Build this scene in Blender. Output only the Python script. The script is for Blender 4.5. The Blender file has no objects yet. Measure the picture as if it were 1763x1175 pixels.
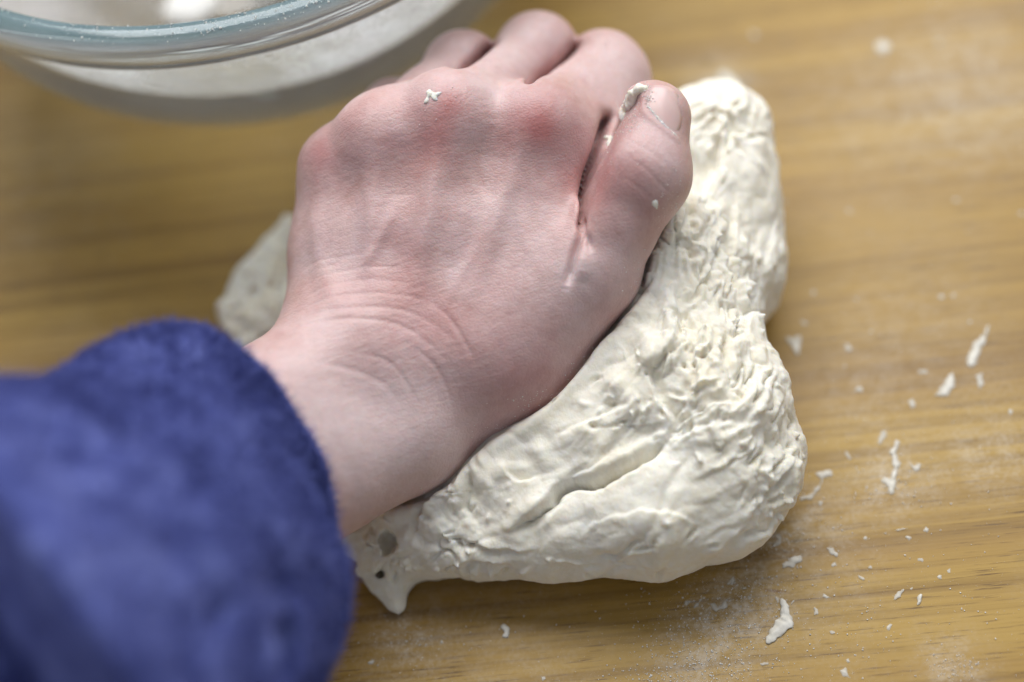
import bpy, math, random
import numpy as np
from mathutils import Vector, Matrix
from mathutils.bvhtree import BVHTree

random.seed(7)
rng = np.random.default_rng(7)
S = 0.001                                   # all modelling below is in millimetres
scene = bpy.context.scene
col = scene.collection

# ------------------------------------------------------------------ camera
PITCH, ROLL = math.radians(58.0), math.radians(15.0)
FOC = 2775.0                                # focal length in photo pixels (photo 1763 x 1175)
DIST = 385.0                                # focus distance, mm
CX, CY = 881.5, 587.5
FWD = np.array([0.0, math.cos(PITCH), -math.sin(PITCH)])
_u, _r = np.array([0.0, math.sin(PITCH), math.cos(PITCH)]), np.array([1.0, 0.0, 0.0])
UP = _u * math.cos(ROLL) + _r * math.sin(ROLL)
RIGHT = _r * math.cos(ROLL) - _u * math.sin(ROLL)
CAM = np.array([0.0, 0.0, 45.0]) - DIST * FWD

cam_data = bpy.data.cameras.new("camera")
cam = bpy.data.objects.new("camera", cam_data)
col.objects.link(cam)
cam.matrix_world = Matrix([[RIGHT[k], UP[k], -FWD[k], CAM[k] * S] for k in range(3)] + [[0, 0, 0, 1]])
cam_data.sensor_width = 36.0
cam_data.lens = FOC / 1763.0 * 36.0
cam_data.clip_start = 0.01
cam_data.clip_end = 20.0
cam_data.dof.use_dof = True
cam_data.dof.focus_distance = DIST * S
cam_data.dof.aperture_fstop = 2.8
scene.camera = cam

# ------------------------------------------------------------------ light
world = bpy.data.worlds.new("World")
scene.world = world
world.use_nodes = True
bg = world.node_tree.nodes["Background"]
bg.inputs[0].default_value = (0.84, 0.90, 1.0, 1)
bg.inputs[1].default_value = 0.34


def area(name, loc, target, size, power, color):
    l = bpy.data.lights.new(name, 'AREA')
    l.shape = 'RECTANGLE'
    l.size, l.size_y = size
    l.energy = power
    l.color = color
    o = bpy.data.objects.new(name, l)
    col.objects.link(o)
    o.location = loc
    o.rotation_euler = (Vector(target) - Vector(loc)).to_track_quat('-Z', 'Y').to_euler()
    return o


area("window_light", (0.17, 0.55, 0.80), (0.03, 0.02, 0.03), (1.0, 0.65), 13.8, (0.985, 0.985, 0.985))

scene.view_settings.view_transform = 'Standard'
scene.view_settings.look = 'None'
scene.view_settings.exposure = 0.0
scene.view_settings.gamma = 1.0
scene.view_settings.use_curve_mapping = False
scene.cycles.use_denoising = True
scene.cycles.use_adaptive_sampling = True
scene.cycles.adaptive_threshold = 0.03
scene.cycles.max_bounces = 24
scene.cycles.transmission_bounces = 24
scene.cycles.transparent_max_bounces = 12

# ------------------------------------------------------------------ helpers: geometry of the view


def P(px, py, dd=0.0):
    """point (mm) seen at photo pixel px,py, dd mm behind the focus plane"""
    return CAM + (DIST + dd) * (FWD + (px - CX) / FOC * RIGHT - (py - CY) / FOC * UP)


def G(px, py, z=0.0):
    """point (mm) at height z seen at photo pixel px,py"""
    d = FWD + (px - CX) / FOC * RIGHT - (py - CY) / FOC * UP
    return CAM + d * ((z - CAM[2]) / d[2])


# ------------------------------------------------------------------ helpers: noise and fields
_perm = rng.permutation(256).astype(np.int32)
_perm = np.concatenate([_perm, _perm])
_grad = rng.normal(size=(256, 3)).astype(np.float32)
_grad /= np.linalg.norm(_grad, axis=1, keepdims=True)


def noise(p, seed=0):
    """gradient noise, p (N,3) -> about -0.7..0.7"""
    p = np.asarray(p, np.float32) + np.float32(seed * 17.31)
    i = np.floor(p).astype(np.int32)
    f = p - i
    u = f * f * f * (f * (f * 6 - 15) + 10)
    i &= 255
    out = np.zeros(len(p), np.float32)
    for dx in (0, 1):
        wx = u[:, 0] if dx else 1 - u[:, 0]
        hx = _perm[(i[:, 0] + dx) & 255]
        for dy in (0, 1):
            wy = u[:, 1] if dy else 1 - u[:, 1]
            hy = _perm[(hx + i[:, 1] + dy) & 255]
            for dz in (0, 1):
                wz = u[:, 2] if dz else 1 - u[:, 2]
                g = _grad[_perm[(hy + i[:, 2] + dz) & 255]]
                out += wx * wy * wz * (g[:, 0] * (f[:, 0] - dx) + g[:, 1] * (f[:, 1] - dy) + g[:, 2] * (f[:, 2] - dz))
    return out


def fbm(p, octaves=3, seed=0, gain=0.5):
    a, s, out = 1.0, 1.0, 0
    for k in range(octaves):
        out = out + a * noise(np.asarray(p) * s, seed + k * 3)
        a *= gain
        s *= 2.03
    return out


def smoothstep(a, b, x):
    t = np.clip((x - a) / (b - a), 0, 1)
    return t * t * (3 - 2 * t)


def cone(p, a, b, ra, rb):
    a = np.asarray(a, np.float32); b = np.asarray(b, np.float32)
    ba = b - a
    pa = p - a
    h = np.clip((pa @ ba) / float(ba @ ba), 0, 1)
    d = pa - h[:, None] * ba
    return np.sqrt((d * d).sum(1)) - (ra + (rb - ra) * h).astype(np.float32)


def ellipsoid(p, c, r, axes=None):
    q = p - np.asarray(c, np.float32)
    if axes is not None:
        q = q @ np.asarray(axes, np.float32).T
    r = np.asarray(r, np.float32)
    k0 = np.sqrt(((q / r) ** 2).sum(1))
    k1 = np.sqrt(((q / (r * r)) ** 2).sum(1)) + 1e-6
    return k0 * (k0 - 1) / k1


def smin(a, b, k):
    h = np.maximum(k - np.abs(a - b), 0) / k
    return np.minimum(a, b) - h * h * k * 0.25


def smax(a, b, k):
    return -smin(-a, -b, k)


def poly_dist(p, pts):
    """distance and arc parameter 0..1 from points to a 3D polyline"""
    pts = np.asarray(pts, np.float32)
    L = np.concatenate([[0], np.cumsum(np.linalg.norm(np.diff(pts, axis=0), axis=1))])
    best = np.full(len(p), 1e9, np.float32)
    t = np.zeros(len(p), np.float32)
    for k in range(len(pts) - 1):
        a, b = pts[k], pts[k + 1]
        ba = b - a
        pa = p - a
        h = np.clip((pa @ ba) / max(float(ba @ ba), 1e-9), 0, 1)
        d = pa - h[:, None] * ba
        d = np.sqrt((d * d).sum(1))
        m = d < best
        best[m] = d[m]
        t[m] = ((L[k] + h * (L[k + 1] - L[k])) / L[-1])[m]
    return best, t


def surface_nets(func, lo, hi, step):
    lo = np.asarray(lo, float); hi = np.asarray(hi, float)
    n = np.ceil((hi - lo) / step).astype(int) + 1
    xs = [(lo[k] + step * np.arange(n[k])).astype(np.float32) for k in range(3)]
    B = 8
    nb = np.ceil(n / B).astype(int)
    bi = np.stack(np.meshgrid(*[np.arange(k) for k in nb], indexing='ij'), -1).reshape(-1, 3)
    cen = (lo + step * (bi * B + (B - 1) / 2)).astype(np.float32)
    dc = func(cen)
    half = step * B * 0.5 * 1.7321
    V = np.empty(nb * B, np.float32)
    V4 = V.reshape(nb[0], B, nb[1], B, nb[2], B)
    V4[:] = np.where(dc < 0, -1.0, 1.0).astype(np.float32).reshape(nb)[:, None, :, None, :, None]
    near = np.nonzero(np.abs(dc) < half * 1.25 + 1.0)[0]
    off = np.stack(np.meshgrid(*[np.arange(B)] * 3, indexing='ij'), -1).reshape(-1, 3)
    for i in range(0, len(near), 800):
        k = bi[near[i:i + 800]]
        pts = (lo + step * (k[:, None, :] * B + off[None])).astype(np.float32).reshape(-1, 3)
        val = func(pts).reshape(len(k), B, B, B)
        V4[k[:, 0], :, k[:, 1], :, k[:, 2], :] = val
    n = nb * B
    sgn = V < 0
    c = [n[0] - 1, n[1] - 1, n[2] - 1]
    acc = np.zeros(c + [3], np.float32)
    cnt = np.zeros(c, np.int32)
    sl = lambda o: tuple(slice(o[k], o[k] + c[k]) for k in range(3))
    for ax in range(3):
        o1, o2 = [k for k in range(3) if k != ax]
        for a in (0, 1):
            for b in (0, 1):
                s0 = [0, 0, 0]; s0[o1] = a; s0[o2] = b
                s1 = list(s0); s1[ax] = 1
                v0, v1 = V[sl(s0)], V[sl(s1)]
                m = (v0 < 0) != (v1 < 0)
                t = np.where(m, v0 / np.where(m, v0 - v1, 1), 0)
                cnt += m
                acc[..., ax] += np.where(m, t, 0)
                acc[..., o1] += np.where(m, a, 0)
                acc[..., o2] += np.where(m, b, 0)
    act = cnt > 0
    idx = np.full(c, -1, np.int64)
    idx[act] = np.arange(act.sum())
    cells = np.argwhere(act)
    verts = lo + step * (cells + acc[act] / cnt[act][:, None])
    quads = []
    for ax in range(3):
        o1, o2 = (ax + 1) % 3, (ax + 2) % 3
        a = [slice(None)] * 3; a[ax] = slice(0, n[ax] - 1)
        b = [slice(None)] * 3; b[ax] = slice(1, n[ax])
        m = sgn[tuple(a)] != sgn[tuple(b)]
        e = np.argwhere(m)
        e = e[(e[:, o1] > 0) & (e[:, o2] > 0) & (e[:, o1] < n[o1] - 1) & (e[:, o2] < n[o2] - 1)]
        if not len(e):
            continue
        inside = sgn[e[:, 0], e[:, 1], e[:, 2]]
        q = []
        for da, db in ((-1, -1), (0, -1), (0, 0), (-1, 0)):
            k = e.copy(); k[:, o1] += da; k[:, o2] += db
            q.append(idx[k[:, 0], k[:, 1], k[:, 2]])
        q = np.stack(q, 1)
        q[~inside] = q[~inside][:, ::-1]
        quads.append(q)
    return verts.astype(np.float32), np.concatenate(quads)


def raw_mesh(name, verts, faces):
    """verts in mm, faces (N,4) or (N,3) array"""
    me = bpy.data.meshes.new(name)
    faces = np.asarray(faces)
    k = faces.shape[1]
    me.vertices.add(len(verts))
    me.vertices.foreach_set("co", (np.asarray(verts, np.float32) * S).ravel())
    me.loops.add(len(faces) * k)
    me.loops.foreach_set("vertex_index", faces.ravel().astype(np.int32))
    me.polygons.add(len(faces))
    me.polygons.foreach_set("loop_start", np.arange(len(faces), dtype=np.int32) * k)
    me.polygons.foreach_set("use_smooth", np.ones(len(faces), bool))
    me.update(calc_edges=True)
    return me


def get_co(me):
    a = np.empty(len(me.vertices) * 3, np.float32)
    me.vertices.foreach_get("co", a)
    return a.reshape(-1, 3) / S


def get_no(me):
    a = np.empty(len(me.vertices) * 3, np.float32)
    me.vertex_normals.foreach_get("vector", a)
    return a.reshape(-1, 3)


def set_co(me, v):
    me.vertices.foreach_set("co", (np.asarray(v, np.float32) * S).ravel())
    me.update()


def catmull(v, f):
    """one level of Catmull-Clark on a quad mesh"""
    nv, nf = len(v), len(f)
    fp = v[f].mean(1)
    e0, e1 = f.ravel(), np.roll(f, -1, axis=1).ravel()
    key = np.minimum(e0, e1).astype(np.int64) * nv + np.maximum(e0, e1)
    uk, inv, cnt = np.unique(key, return_inverse=True, return_counts=True)
    ea, eb = uk // nv, uk % nv
    face_of = np.repeat(np.arange(nf), 4)
    mid = (v[ea] + v[eb]) * 0.5
    fs = np.stack([np.bincount(inv, fp[face_of, k], len(uk)) for k in range(3)], 1)
    ep = np.where((cnt >= 2)[:, None], 0.5 * mid + 0.5 * fs / cnt[:, None], mid)
    n = np.bincount(f.ravel(), minlength=nv).astype(float)
    Q = np.stack([np.bincount(f.ravel(), fp[face_of, k], nv) for k in range(3)], 1) / np.maximum(n, 1)[:, None]
    ne = np.bincount(np.concatenate([ea, eb]), minlength=nv).astype(float)
    Rm = np.stack([np.bincount(np.concatenate([ea, eb]), np.concatenate([mid[:, k], mid[:, k]]), nv) for k in range(3)], 1) / np.maximum(ne, 1)[:, None]
    nn = np.maximum(n, 3)[:, None]
    vp = (Q + 2 * Rm + (nn - 3) * v) / nn
    edge_v = np.zeros(nv, bool)
    b = cnt == 1
    edge_v[ea[b]] = True; edge_v[eb[b]] = True
    vp[edge_v] = v[edge_v]
    ei = inv.reshape(nf, 4) + nv + nf
    fc = np.arange(nf) + nv
    q = np.stack([np.stack([f[:, k], ei[:, k], fc, ei[:, k - 1]], 1) for k in range(4)], 1).reshape(-1, 4)
    return np.vstack([vp, fp, ep]).astype(np.float32), q


def relax(v, f, mask, times):
    """average the masked vertices with their neighbours"""
    e0, e1 = f.ravel(), np.roll(f, -1, axis=1).ravel()
    keep = mask[e0] | mask[e1]
    e0, e1 = e0[keep], e1[keep]
    a = np.concatenate([e0, e1]); b = np.concatenate([e1, e0])
    n = np.maximum(np.bincount(a, minlength=len(v)), 1)[:, None]
    v = v.astype(np.float64)
    for _ in range(times):
        m = np.stack([np.bincount(a, v[b, k], len(v)) for k in range(3)], 1) / n
        v[mask] = 0.4 * v[mask] + 0.6 * m[mask]
    return v.astype(np.float32)


def float_attr(me, name, vals):
    at = me.attributes.new(name, 'FLOAT', 'POINT')
    at.data.foreach_set("value", np.asarray(vals, np.float32))


def add_obj(name, me, mat, parent=None, **props):
    o = bpy.data.objects.new(name, me)
    col.objects.link(o)
    if mat is not None:
        me.materials.clear()
        me.materials.append(mat)
    if parent is not None:
        o.parent = parent
    for k, v in props.items():
        o[k] = v
    return o


def bvh_of(me):
    v = get_co(me)
    f = np.empty(len(me.loops), np.int32)
    me.loops.foreach_get("vertex_index", f)
    f = f.reshape(-1, len(me.loops) // len(me.polygons))
    return BVHTree.FromPolygons(v.tolist(), f.tolist())


def on_surface(bvh, pts):
    """real 3D points where the traced marks lie on a surface"""
    out = []
    for px, py in pts:
        d = FWD + (px - CX) / FOC * RIGHT - (py - CY) / FOC * UP
        hit = bvh.ray_cast(Vector(CAM), Vector(d).normalized())
        if hit[0] is not None:
            out.append((np.array(hit[0]), np.array(hit[1])))
    return out


def densify(pts, n=4):
    """Catmull-Rom through 2D points"""
    p = np.asarray(pts, float)
    if len(p) < 3:
        return [tuple(p[0] + (p[-1] - p[0]) * t) for t in np.linspace(0, 1, n + 1)]
    q = np.vstack([2 * p[0] - p[1], p, 2 * p[-1] - p[-2]])
    out = []
    for i in range(1, len(q) - 2):
        for t in np.arange(n) / n:
            a, b, c, d = q[i - 1:i + 3]
            out.append(tuple(0.5 * (2 * b + (c - a) * t + (2 * a - 5 * b + 4 * c - d) * t * t + (3 * b - a - 3 * c + d) * t ** 3)))
    out.append(tuple(p[-1]))
    return out


def crease(v, disp, bvh, pts, width, depth, taper=0.35, lip=0.0):
    """groove (depth>0) or ridge (depth<0) along a traced line lying on the surface"""
    hits = [h[0] for h in on_surface(bvh, densify(pts))]
    if len(hits) < 2:
        return
    hits = np.array(hits, np.float32)
    keep = [0]
    for k in range(1, len(hits)):
        if np.linalg.norm(hits[k] - hits[keep[-1]]) < 14:
            keep.append(k)
    hits = hits[keep]
    if len(hits) < 2:
        return
    R = width * 3.2
    m = np.all((v > hits.min(0) - R) & (v < hits.max(0) + R), axis=1)
    ii = np.nonzero(m)[0]
    if not len(ii):
        return
    d, t = poly_dist(v[ii], hits)
    env = np.clip(np.minimum(t, 1 - t) / taper, 0.12, 1) if taper > 0 else 1.0
    disp[ii] += -depth * env * np.exp(-(d / width) ** 2)
    if lip:
        disp[ii] += lip * env * np.exp(-((d - 1.9 * width) / (0.9 * width)) ** 2)


# ------------------------------------------------------------------ helpers: materials


class NT:
    def __init__(self, name):
        self.m = bpy.data.materials.new(name)
        self.m.use_nodes = True
        self.t = self.m.node_tree
        self.t.nodes.clear()
        self.out = self.t.nodes.new("ShaderNodeOutputMaterial")

    def n(self, kind, **kw):
        nd = self.t.nodes.new(kind)
        for k, v in kw.items():
            if k.startswith('i_'):
                key = k[2:]
                nd.inputs[int(key) if key.isdigit() else key.replace('_', ' ')].default_value = v
            else:
                setattr(nd, k, v)
        return nd

    def l(self, a, b):
        self.t.links.new(a, b)

    def coords(self, scale=(1, 1, 1), rot=(0, 0, 0), loc=(0, 0, 0)):
        tc = self.n("ShaderNodeTexCoord")
        src = tc.outputs['Object']
        if any(rot):
            m0 = self.n("ShaderNodeMapping")
            m0.inputs['Rotation'].default_value = rot
            self.l(src, m0.inputs['Vector'])
            src = m0.outputs[0]
        mp = self.n("ShaderNodeMapping")
        mp.inputs['Scale'].default_value = scale
        mp.inputs['Location'].default_value = loc
        self.l(src, mp.inputs['Vector'])
        return mp.outputs[0]

    def noise(self, vec, scale, detail=4, rough=0.55, dist=0.0):
        nd = self.n("ShaderNodeTexNoise")
        nd.inputs['Scale'].default_value = scale
        nd.inputs['Detail'].default_value = detail
        nd.inputs['Roughness'].default_value = rough
        nd.inputs['Distortion'].default_value = dist
        self.l(vec, nd.inputs['Vector'])
        return nd.outputs['Fac']

    def ramp(self, fac, stops):
        nd = self.n("ShaderNodeValToRGB")
        el = nd.color_ramp.elements
        while len(el) > 1:
            el.remove(el[-1])
        el[0].position = stops[0][0]
        el[0].color = stops[0][1] if len(stops[0][1]) == 4 else (*stops[0][1], 1)
        for pos, c in stops[1:]:
            e = el.new(pos)
            e.color = c if len(c) == 4 else (*c, 1)
        self.l(fac, nd.inputs[0])
        return nd.outputs[0]

    def mix(self, fac, a, b, mode='MIX'):
        nd = self.n("ShaderNodeMix", data_type='RGBA', blend_type=mode)
        for sock, val in ((nd.inputs[0], fac), (nd.inputs[6], a), (nd.inputs[7], b)):
            if hasattr(val, 'is_output'):
                self.l(val, sock)
            elif isinstance(val, (int, float)):
                sock.default_value = val
            else:
                sock.default_value = (*val, 1) if len(val) == 3 else val
        return nd.outputs[2]

    def math(self, op, a, b=0.0, c=0.0, clamp=False):
        nd = self.n("ShaderNodeMath", operation=op, use_clamp=clamp)
        for sock, val in zip(nd.inputs, (a, b, c)):
            if hasattr(val, 'is_output'):
                self.l(val, sock)
            else:
                sock.default_value = val
        return nd.outputs[0]

    def attr(self, name):
        return self.n("ShaderNodeAttribute", attribute_name=name).outputs['Fac']

    def bump(self, height, strength, dist, prev=None):
        nd = self.n("ShaderNodeBump")
        nd.inputs['Strength'].default_value = strength
        nd.inputs['Distance'].default_value = dist
        self.l(height, nd.inputs['Height'])
        if prev is not None:
            self.l(prev, nd.inputs['Normal'])
        return nd.outputs[0]

    def principled(self, **kw):
        nd = self.n("ShaderNodeBsdfPrincipled")
        for k, v in kw.items():
            sock = nd.inputs[k.replace('_', ' ')]
            if hasattr(v, 'is_output'):
                self.l(v, sock)
            else:
                sock.default_value = v
        self.l(nd.outputs[0], self.out.inputs[0])
        return nd


def mat_wood():
    M = NT("oiled_wood")
    g0, g1 = G(1300, 1000), G(1700, 962)      # the grain runs this way over the board
    rot = (0, 0, -math.atan2(g1[1] - g0[1], g1[0] - g0[0]))
    # long fibres run along x
    fibre = M.noise(M.coords((5, 300, 40), rot), 1.0, 5, 0.6)
    bands = M.noise(M.coords((2.2, 34, 8), rot), 1.0, 4, 0.55, 0.4)
    broad = M.noise(M.coords((3, 7, 3), rot), 1.0, 3, 0.5)
    c1 = M.ramp(bands, [(0.28, (0.25, 0.134, 0.022)), (0.43, (0.352, 0.207, 0.038)), (0.58, (0.415, 0.257, 0.053)), (0.75, (0.465, 0.303, 0.074))])
    c2 = M.mix(M.ramp(fibre, [(0.36, (0.55, 0.50, 0.42)), (0.56, (1, 1, 1))]), c1, c1)
    c2 = M.mix(1.0, c1, M.ramp(fibre, [(0.30, (0.60, 0.55, 0.48)), (0.55, (1, 1, 1)), (0.75, (1.0, 1.0, 1.0))]), 'MULTIPLY')
    c3 = M.mix(0.55, c2, M.ramp(broad, [(0.3, (0.70, 0.66, 0.58)), (0.65, (1, 1, 1))]), 'MULTIPLY')
    pore = M.noise(M.coords((70, 1500, 60), rot), 1.0, 3, 0.6)
    c3 = M.mix(1.0, c3, M.ramp(pore, [(0.30, (0.38, 0.32, 0.25)), (0.42, (1, 1, 1))]), 'MULTIPLY')
    # reddish brown stain by the dough
    sc, s0, s1 = G(1335, 1018), G(1298, 1012), G(1376, 1024)
    sa = math.atan2(s1[1] - s0[1], s1[0] - s0[0])
    tc = M.n("ShaderNodeTexCoord"); m0 = M.n("ShaderNodeMapping"); m0.vector_type = 'TEXTURE'
    m0.inputs['Location'].default_value = (sc[0] * S, sc[1] * S, 0); m0.inputs['Rotation'].default_value = (0, 0, sa); m0.inputs['Scale'].default_value = (0.0065, 0.0010, 0.01)
    M.l(tc.outputs['Object'], m0.inputs['Vector'])
    ln = M.n("ShaderNodeVectorMath", operation='LENGTH'); M.l(m0.outputs[0], ln.inputs[0])
    st = M.math('MULTIPLY', M.ramp(M.math('ADD', ln.outputs['Value'], M.math('MULTIPLY', M.noise(M.coords((300, 300, 300)), 1.0, 3), 0.8)), [(0.5, (1, 1, 1)), (1.4, (0, 0, 0))]), 0.75)
    c3 = M.mix(st, c3, (0.16, 0.055, 0.012))
    # dark pores / flecks
    vor = M.n("ShaderNodeTexVoronoi")
    vor.inputs['Scale'].default_value = 1.0
    M.l(M.coords((75, 120, 90), rot), vor.inputs['Vector'])
    gate = M.noise(M.coords((9, 14, 9), rot, (3.1, 1.7, 0)), 1.0, 2)
    fleck = M.math('MULTIPLY', M.ramp(vor.outputs['Distance'], [(0.07, (1, 1, 1)), (0.17, (0, 0, 0))]), M.ramp(gate, [(0.50, (0, 0, 0)), (0.60, (1, 1, 1))]))
    c4 = M.mix(M.math('MULTIPLY', fleck, 0.7), c3, (0.10, 0.07, 0.02))
    # thin flour haze wiped over the board
    haze = M.noise(M.coords((14, 16, 10), (0, 0, 0.6), (0.3, 0.9, 0)), 1.0, 6, 0.65)
    dust = M.noise(M.coords((900, 900, 900)), 1.0, 2, 0.6)
    hz = M.math('MULTIPLY', M.ramp(haze, [(0.50, (0, 0, 0)), (0.72, (1, 1, 1))]), M.ramp(dust, [(0.40, (0.15, 0.15, 0.15)), (0.7, (1, 1, 1))]))
    sm = M.math('MULTIPLY', M.attr('flour'), M.ramp(M.noise(M.coords((190, 230, 200)), 1.0, 5, 0.7), [(0.36, (0.1, 0.1, 0.1)), (0.62, (1, 1, 1))]))
    sm = M.math('MULTIPLY', sm, M.ramp(dust, [(0.35, (0.35, 0.35, 0.35)), (0.6, (1, 1, 1))]))
    c5 = M.mix(M.math('ADD', M.math('MULTIPLY', hz, 0.16), sm, clamp=True), c4, (0.74, 0.70, 0.64))
    nrm = M.bump(fibre, 0.25, 0.0004)
    rough = M.math('ADD', M.math('MULTIPLY', bands, 0.2), 0.38)
    M.principled(Base_Color=c5, Roughness=rough, Normal=nrm, Specular_IOR_Level=0.35)
    return M.m


def mat_skin():
    M = NT("skin")
    red = M.attr("redness")
    pale = M.attr("paleness")
    blotch = M.noise(M.coords((70, 70, 70)), 1.0, 4, 0.6)
    fine = M.noise(M.coords((420, 420, 420)), 1.0, 3, 0.6)
    base = M.ramp(blotch, [(0.30, (0.52, 0.32, 0.295)), (0.50, (0.605, 0.415, 0.395)), (0.70, (0.65, 0.48, 0.47))])
    c = M.mix(M.math('MULTIPLY', red, 1.05, clamp=True), base, (0.46, 0.185, 0.175))
    c = M.mix(M.math('MULTIPLY', pale, 0.8, clamp=True), c, (0.69, 0.56, 0.55))
    c = M.mix(0.35, c, M.ramp(fine, [(0.3, (0.80, 0.72, 0.70)), (0.6, (1, 1, 1))]), 'MULTIPLY')
    # skin cells: small voronoi furrows plus lines running across the hand
    vor = M.n("ShaderNodeTexVoronoi", feature='DISTANCE_TO_EDGE')
    vor.inputs['Scale'].default_value = 1.0
    M.l(M.coords((820, 1150, 900), (0, 0, 0.15)), vor.inputs['Vector'])
    cell = M.ramp(vor.outputs['Distance'], [(0.0, (0, 0, 0)), (0.22, (1, 1, 1))])
    lines = M.noise(M.coords((420, 900, 600), (0, 0, 0.35)), 1.0, 3, 0.55, 0.6)
    h = M.math('ADD', M.math('MULTIPLY', cell, 0.7), lines)
    nrm = M.bump(h, 0.20, 0.0003)
    nrm = M.bump(fine, 0.10, 0.0005, nrm)
    rough = M.math('ADD', M.math('MULTIPLY', fine, 0.18), 0.36)
    M.principled(Base_Color=c, Roughness=rough, Normal=nrm, Specular_IOR_Level=0.42,
                 Subsurface_Weight=0.35, Subsurface_Radius=(1.0, 0.34, 0.20), Subsurface_Scale=0.0028)
    return M.m


def mat_nail():
    M = NT("fingernail")
    n1 = M.noise(M.coords((300, 60, 200)), 1.0, 2)
    c = M.ramp(n1, [(0.3, (0.66, 0.45, 0.42)), (0.7, (0.72, 0.53, 0.50))])
    M.principled(Base_Color=c, Roughness=0.30, Specular_IOR_Level=0.5, Subsurface_Weight=0.25,
                 Subsurface_Radius=(1, 0.4, 0.25), Subsurface_Scale=0.0015)
    return M.m


def mat_dough(name="raw_dough"):
    M = NT(name)
    a = M.noise(M.coords((55, 55, 55)), 1.0, 4, 0.6)
    b = M.noise(M.coords((650, 650, 650)), 1.0, 4, 0.65)
    c = M.ramp(a, [(0.3, (0.80, 0.74, 0.59)), (0.52, (0.845, 0.80, 0.68)), (0.72, (0.875, 0.845, 0.75))])
    dry = M.ramp(b, [(0.42, (0, 0, 0)), (0.68, (1, 1, 1))])
    c = M.mix(M.math('MULTIPLY', dry, 0.5), c, (0.88, 0.865, 0.81))
    h1 = M.noise(M.coords((420, 300, 420)), 1.0, 5, 0.68)
    nrm = M.bump(h1, 0.45, 0.0008)
    nrm = M.bump(b, 0.22, 0.0003, nrm)
    M.principled(Base_Color=c, Roughness=0.78, Normal=nrm, Specular_IOR_Level=0.14,
                 Subsurface_Weight=0.5, Subsurface_Radius=(1.0, 0.84, 0.55), Subsurface_Scale=0.0024)
    return M.m


def mat_scrap():
    """smeared bits of dough: paper thin at the edges, where the board shows through"""
    M = NT("smeared_dough")
    a = M.noise(M.coords((400, 400, 400)), 1.0, 3, 0.6)
    c = M.ramp(a, [(0.3, (0.76, 0.72, 0.62)), (0.7, (0.84, 0.81, 0.74))])
    d = M.n("ShaderNodeBsdfPrincipled")
    M.l(c, d.inputs['Base Color'])
    d.inputs['Roughness'].default_value = 0.75
    d.inputs['Specular IOR Level'].default_value = 0.2
    M.l(M.bump(a, 0.4, 0.0005), d.inputs['Normal'])
    tc = M.n("ShaderNodeTexCoord"); sx = M.n("ShaderNodeSeparateXYZ")
    M.l(tc.outputs['Object'], sx.inputs[0])
    mr = M.n("ShaderNodeMapRange")
    for k, v in ((1, 0.00008), (2, 0.00055), (3, 0.30), (4, 1.0)):
        mr.inputs[k].default_value = v
    M.l(sx.outputs[2], mr.inputs[0])
    tr = M.n("ShaderNodeBsdfTransparent"); mx = M.n("ShaderNodeMixShader")
    M.l(mr.outputs[0], mx.inputs[0]); M.l(tr.outputs[0], mx.inputs[1]); M.l(d.outputs[0], mx.inputs[2]); M.l(mx.outputs[0], M.out.inputs[0])
    return M.m


def mat_fleece():
    M = NT("blue_fleece")
    a = M.noise(M.coords((130, 130, 130)), 1.0, 4, 0.55, 0.6)
    b = M.noise(M.coords((900, 900, 900)), 1.0, 3, 0.7)
    c = M.ramp(a, [(0.33, (0.078, 0.098, 0.32)), (0.50, (0.122, 0.15, 0.44)), (0.66, (0.20, 0.24, 0.58))])
    c = M.mix(0.5, c, M.ramp(b, [(0.3, (0.55, 0.55, 0.6)), (0.65, (1, 1, 1))]), 'MULTIPLY')
    nrm = M.bump(a, 0.5, 0.0025)
    nrm = M.bump(b, 0.9, 0.0012, nrm)
    M.principled(Base_Color=c, Roughness=0.95, Normal=nrm, Specular_IOR_Level=0.1,
                 Sheen_Weight=0.35, Sheen_Roughness=0.5, Sheen_Tint=(0.45, 0.48, 0.9, 1))
    return M.m


def mat_glass():
    """pressed kitchen glass, a little hazy with flour dust; pale haze colour also lightens its dark refracting wall"""
    M = NT("hazy_clear_glass")
    g = M.n("ShaderNodeBsdfPrincipled")
    for k, v in (('Base Color', (0.94, 0.985, 0.975, 1)), ('Roughness', 0.02), ('IOR', 1.46), ('Transmission Weight', 1.0)):
        g.inputs[k].default_value = v
    d = M.n("ShaderNodeBsdfDiffuse")
    d.inputs[0].default_value = (0.86, 0.85, 0.80, 1)
    mx = M.n("ShaderNodeMixShader")
    h = M.noise(M.coords((30, 30, 30)), 1.0, 4, 0.6)
    M.l(M.math('ADD', M.math('MULTIPLY', h, 0.12), 0.05), mx.inputs[0])
    M.l(g.outputs[0], mx.inputs[1]); M.l(d.outputs[0], mx.inputs[2]); M.l(mx.outputs[0], M.out.inputs[0])
    return M.m


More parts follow.
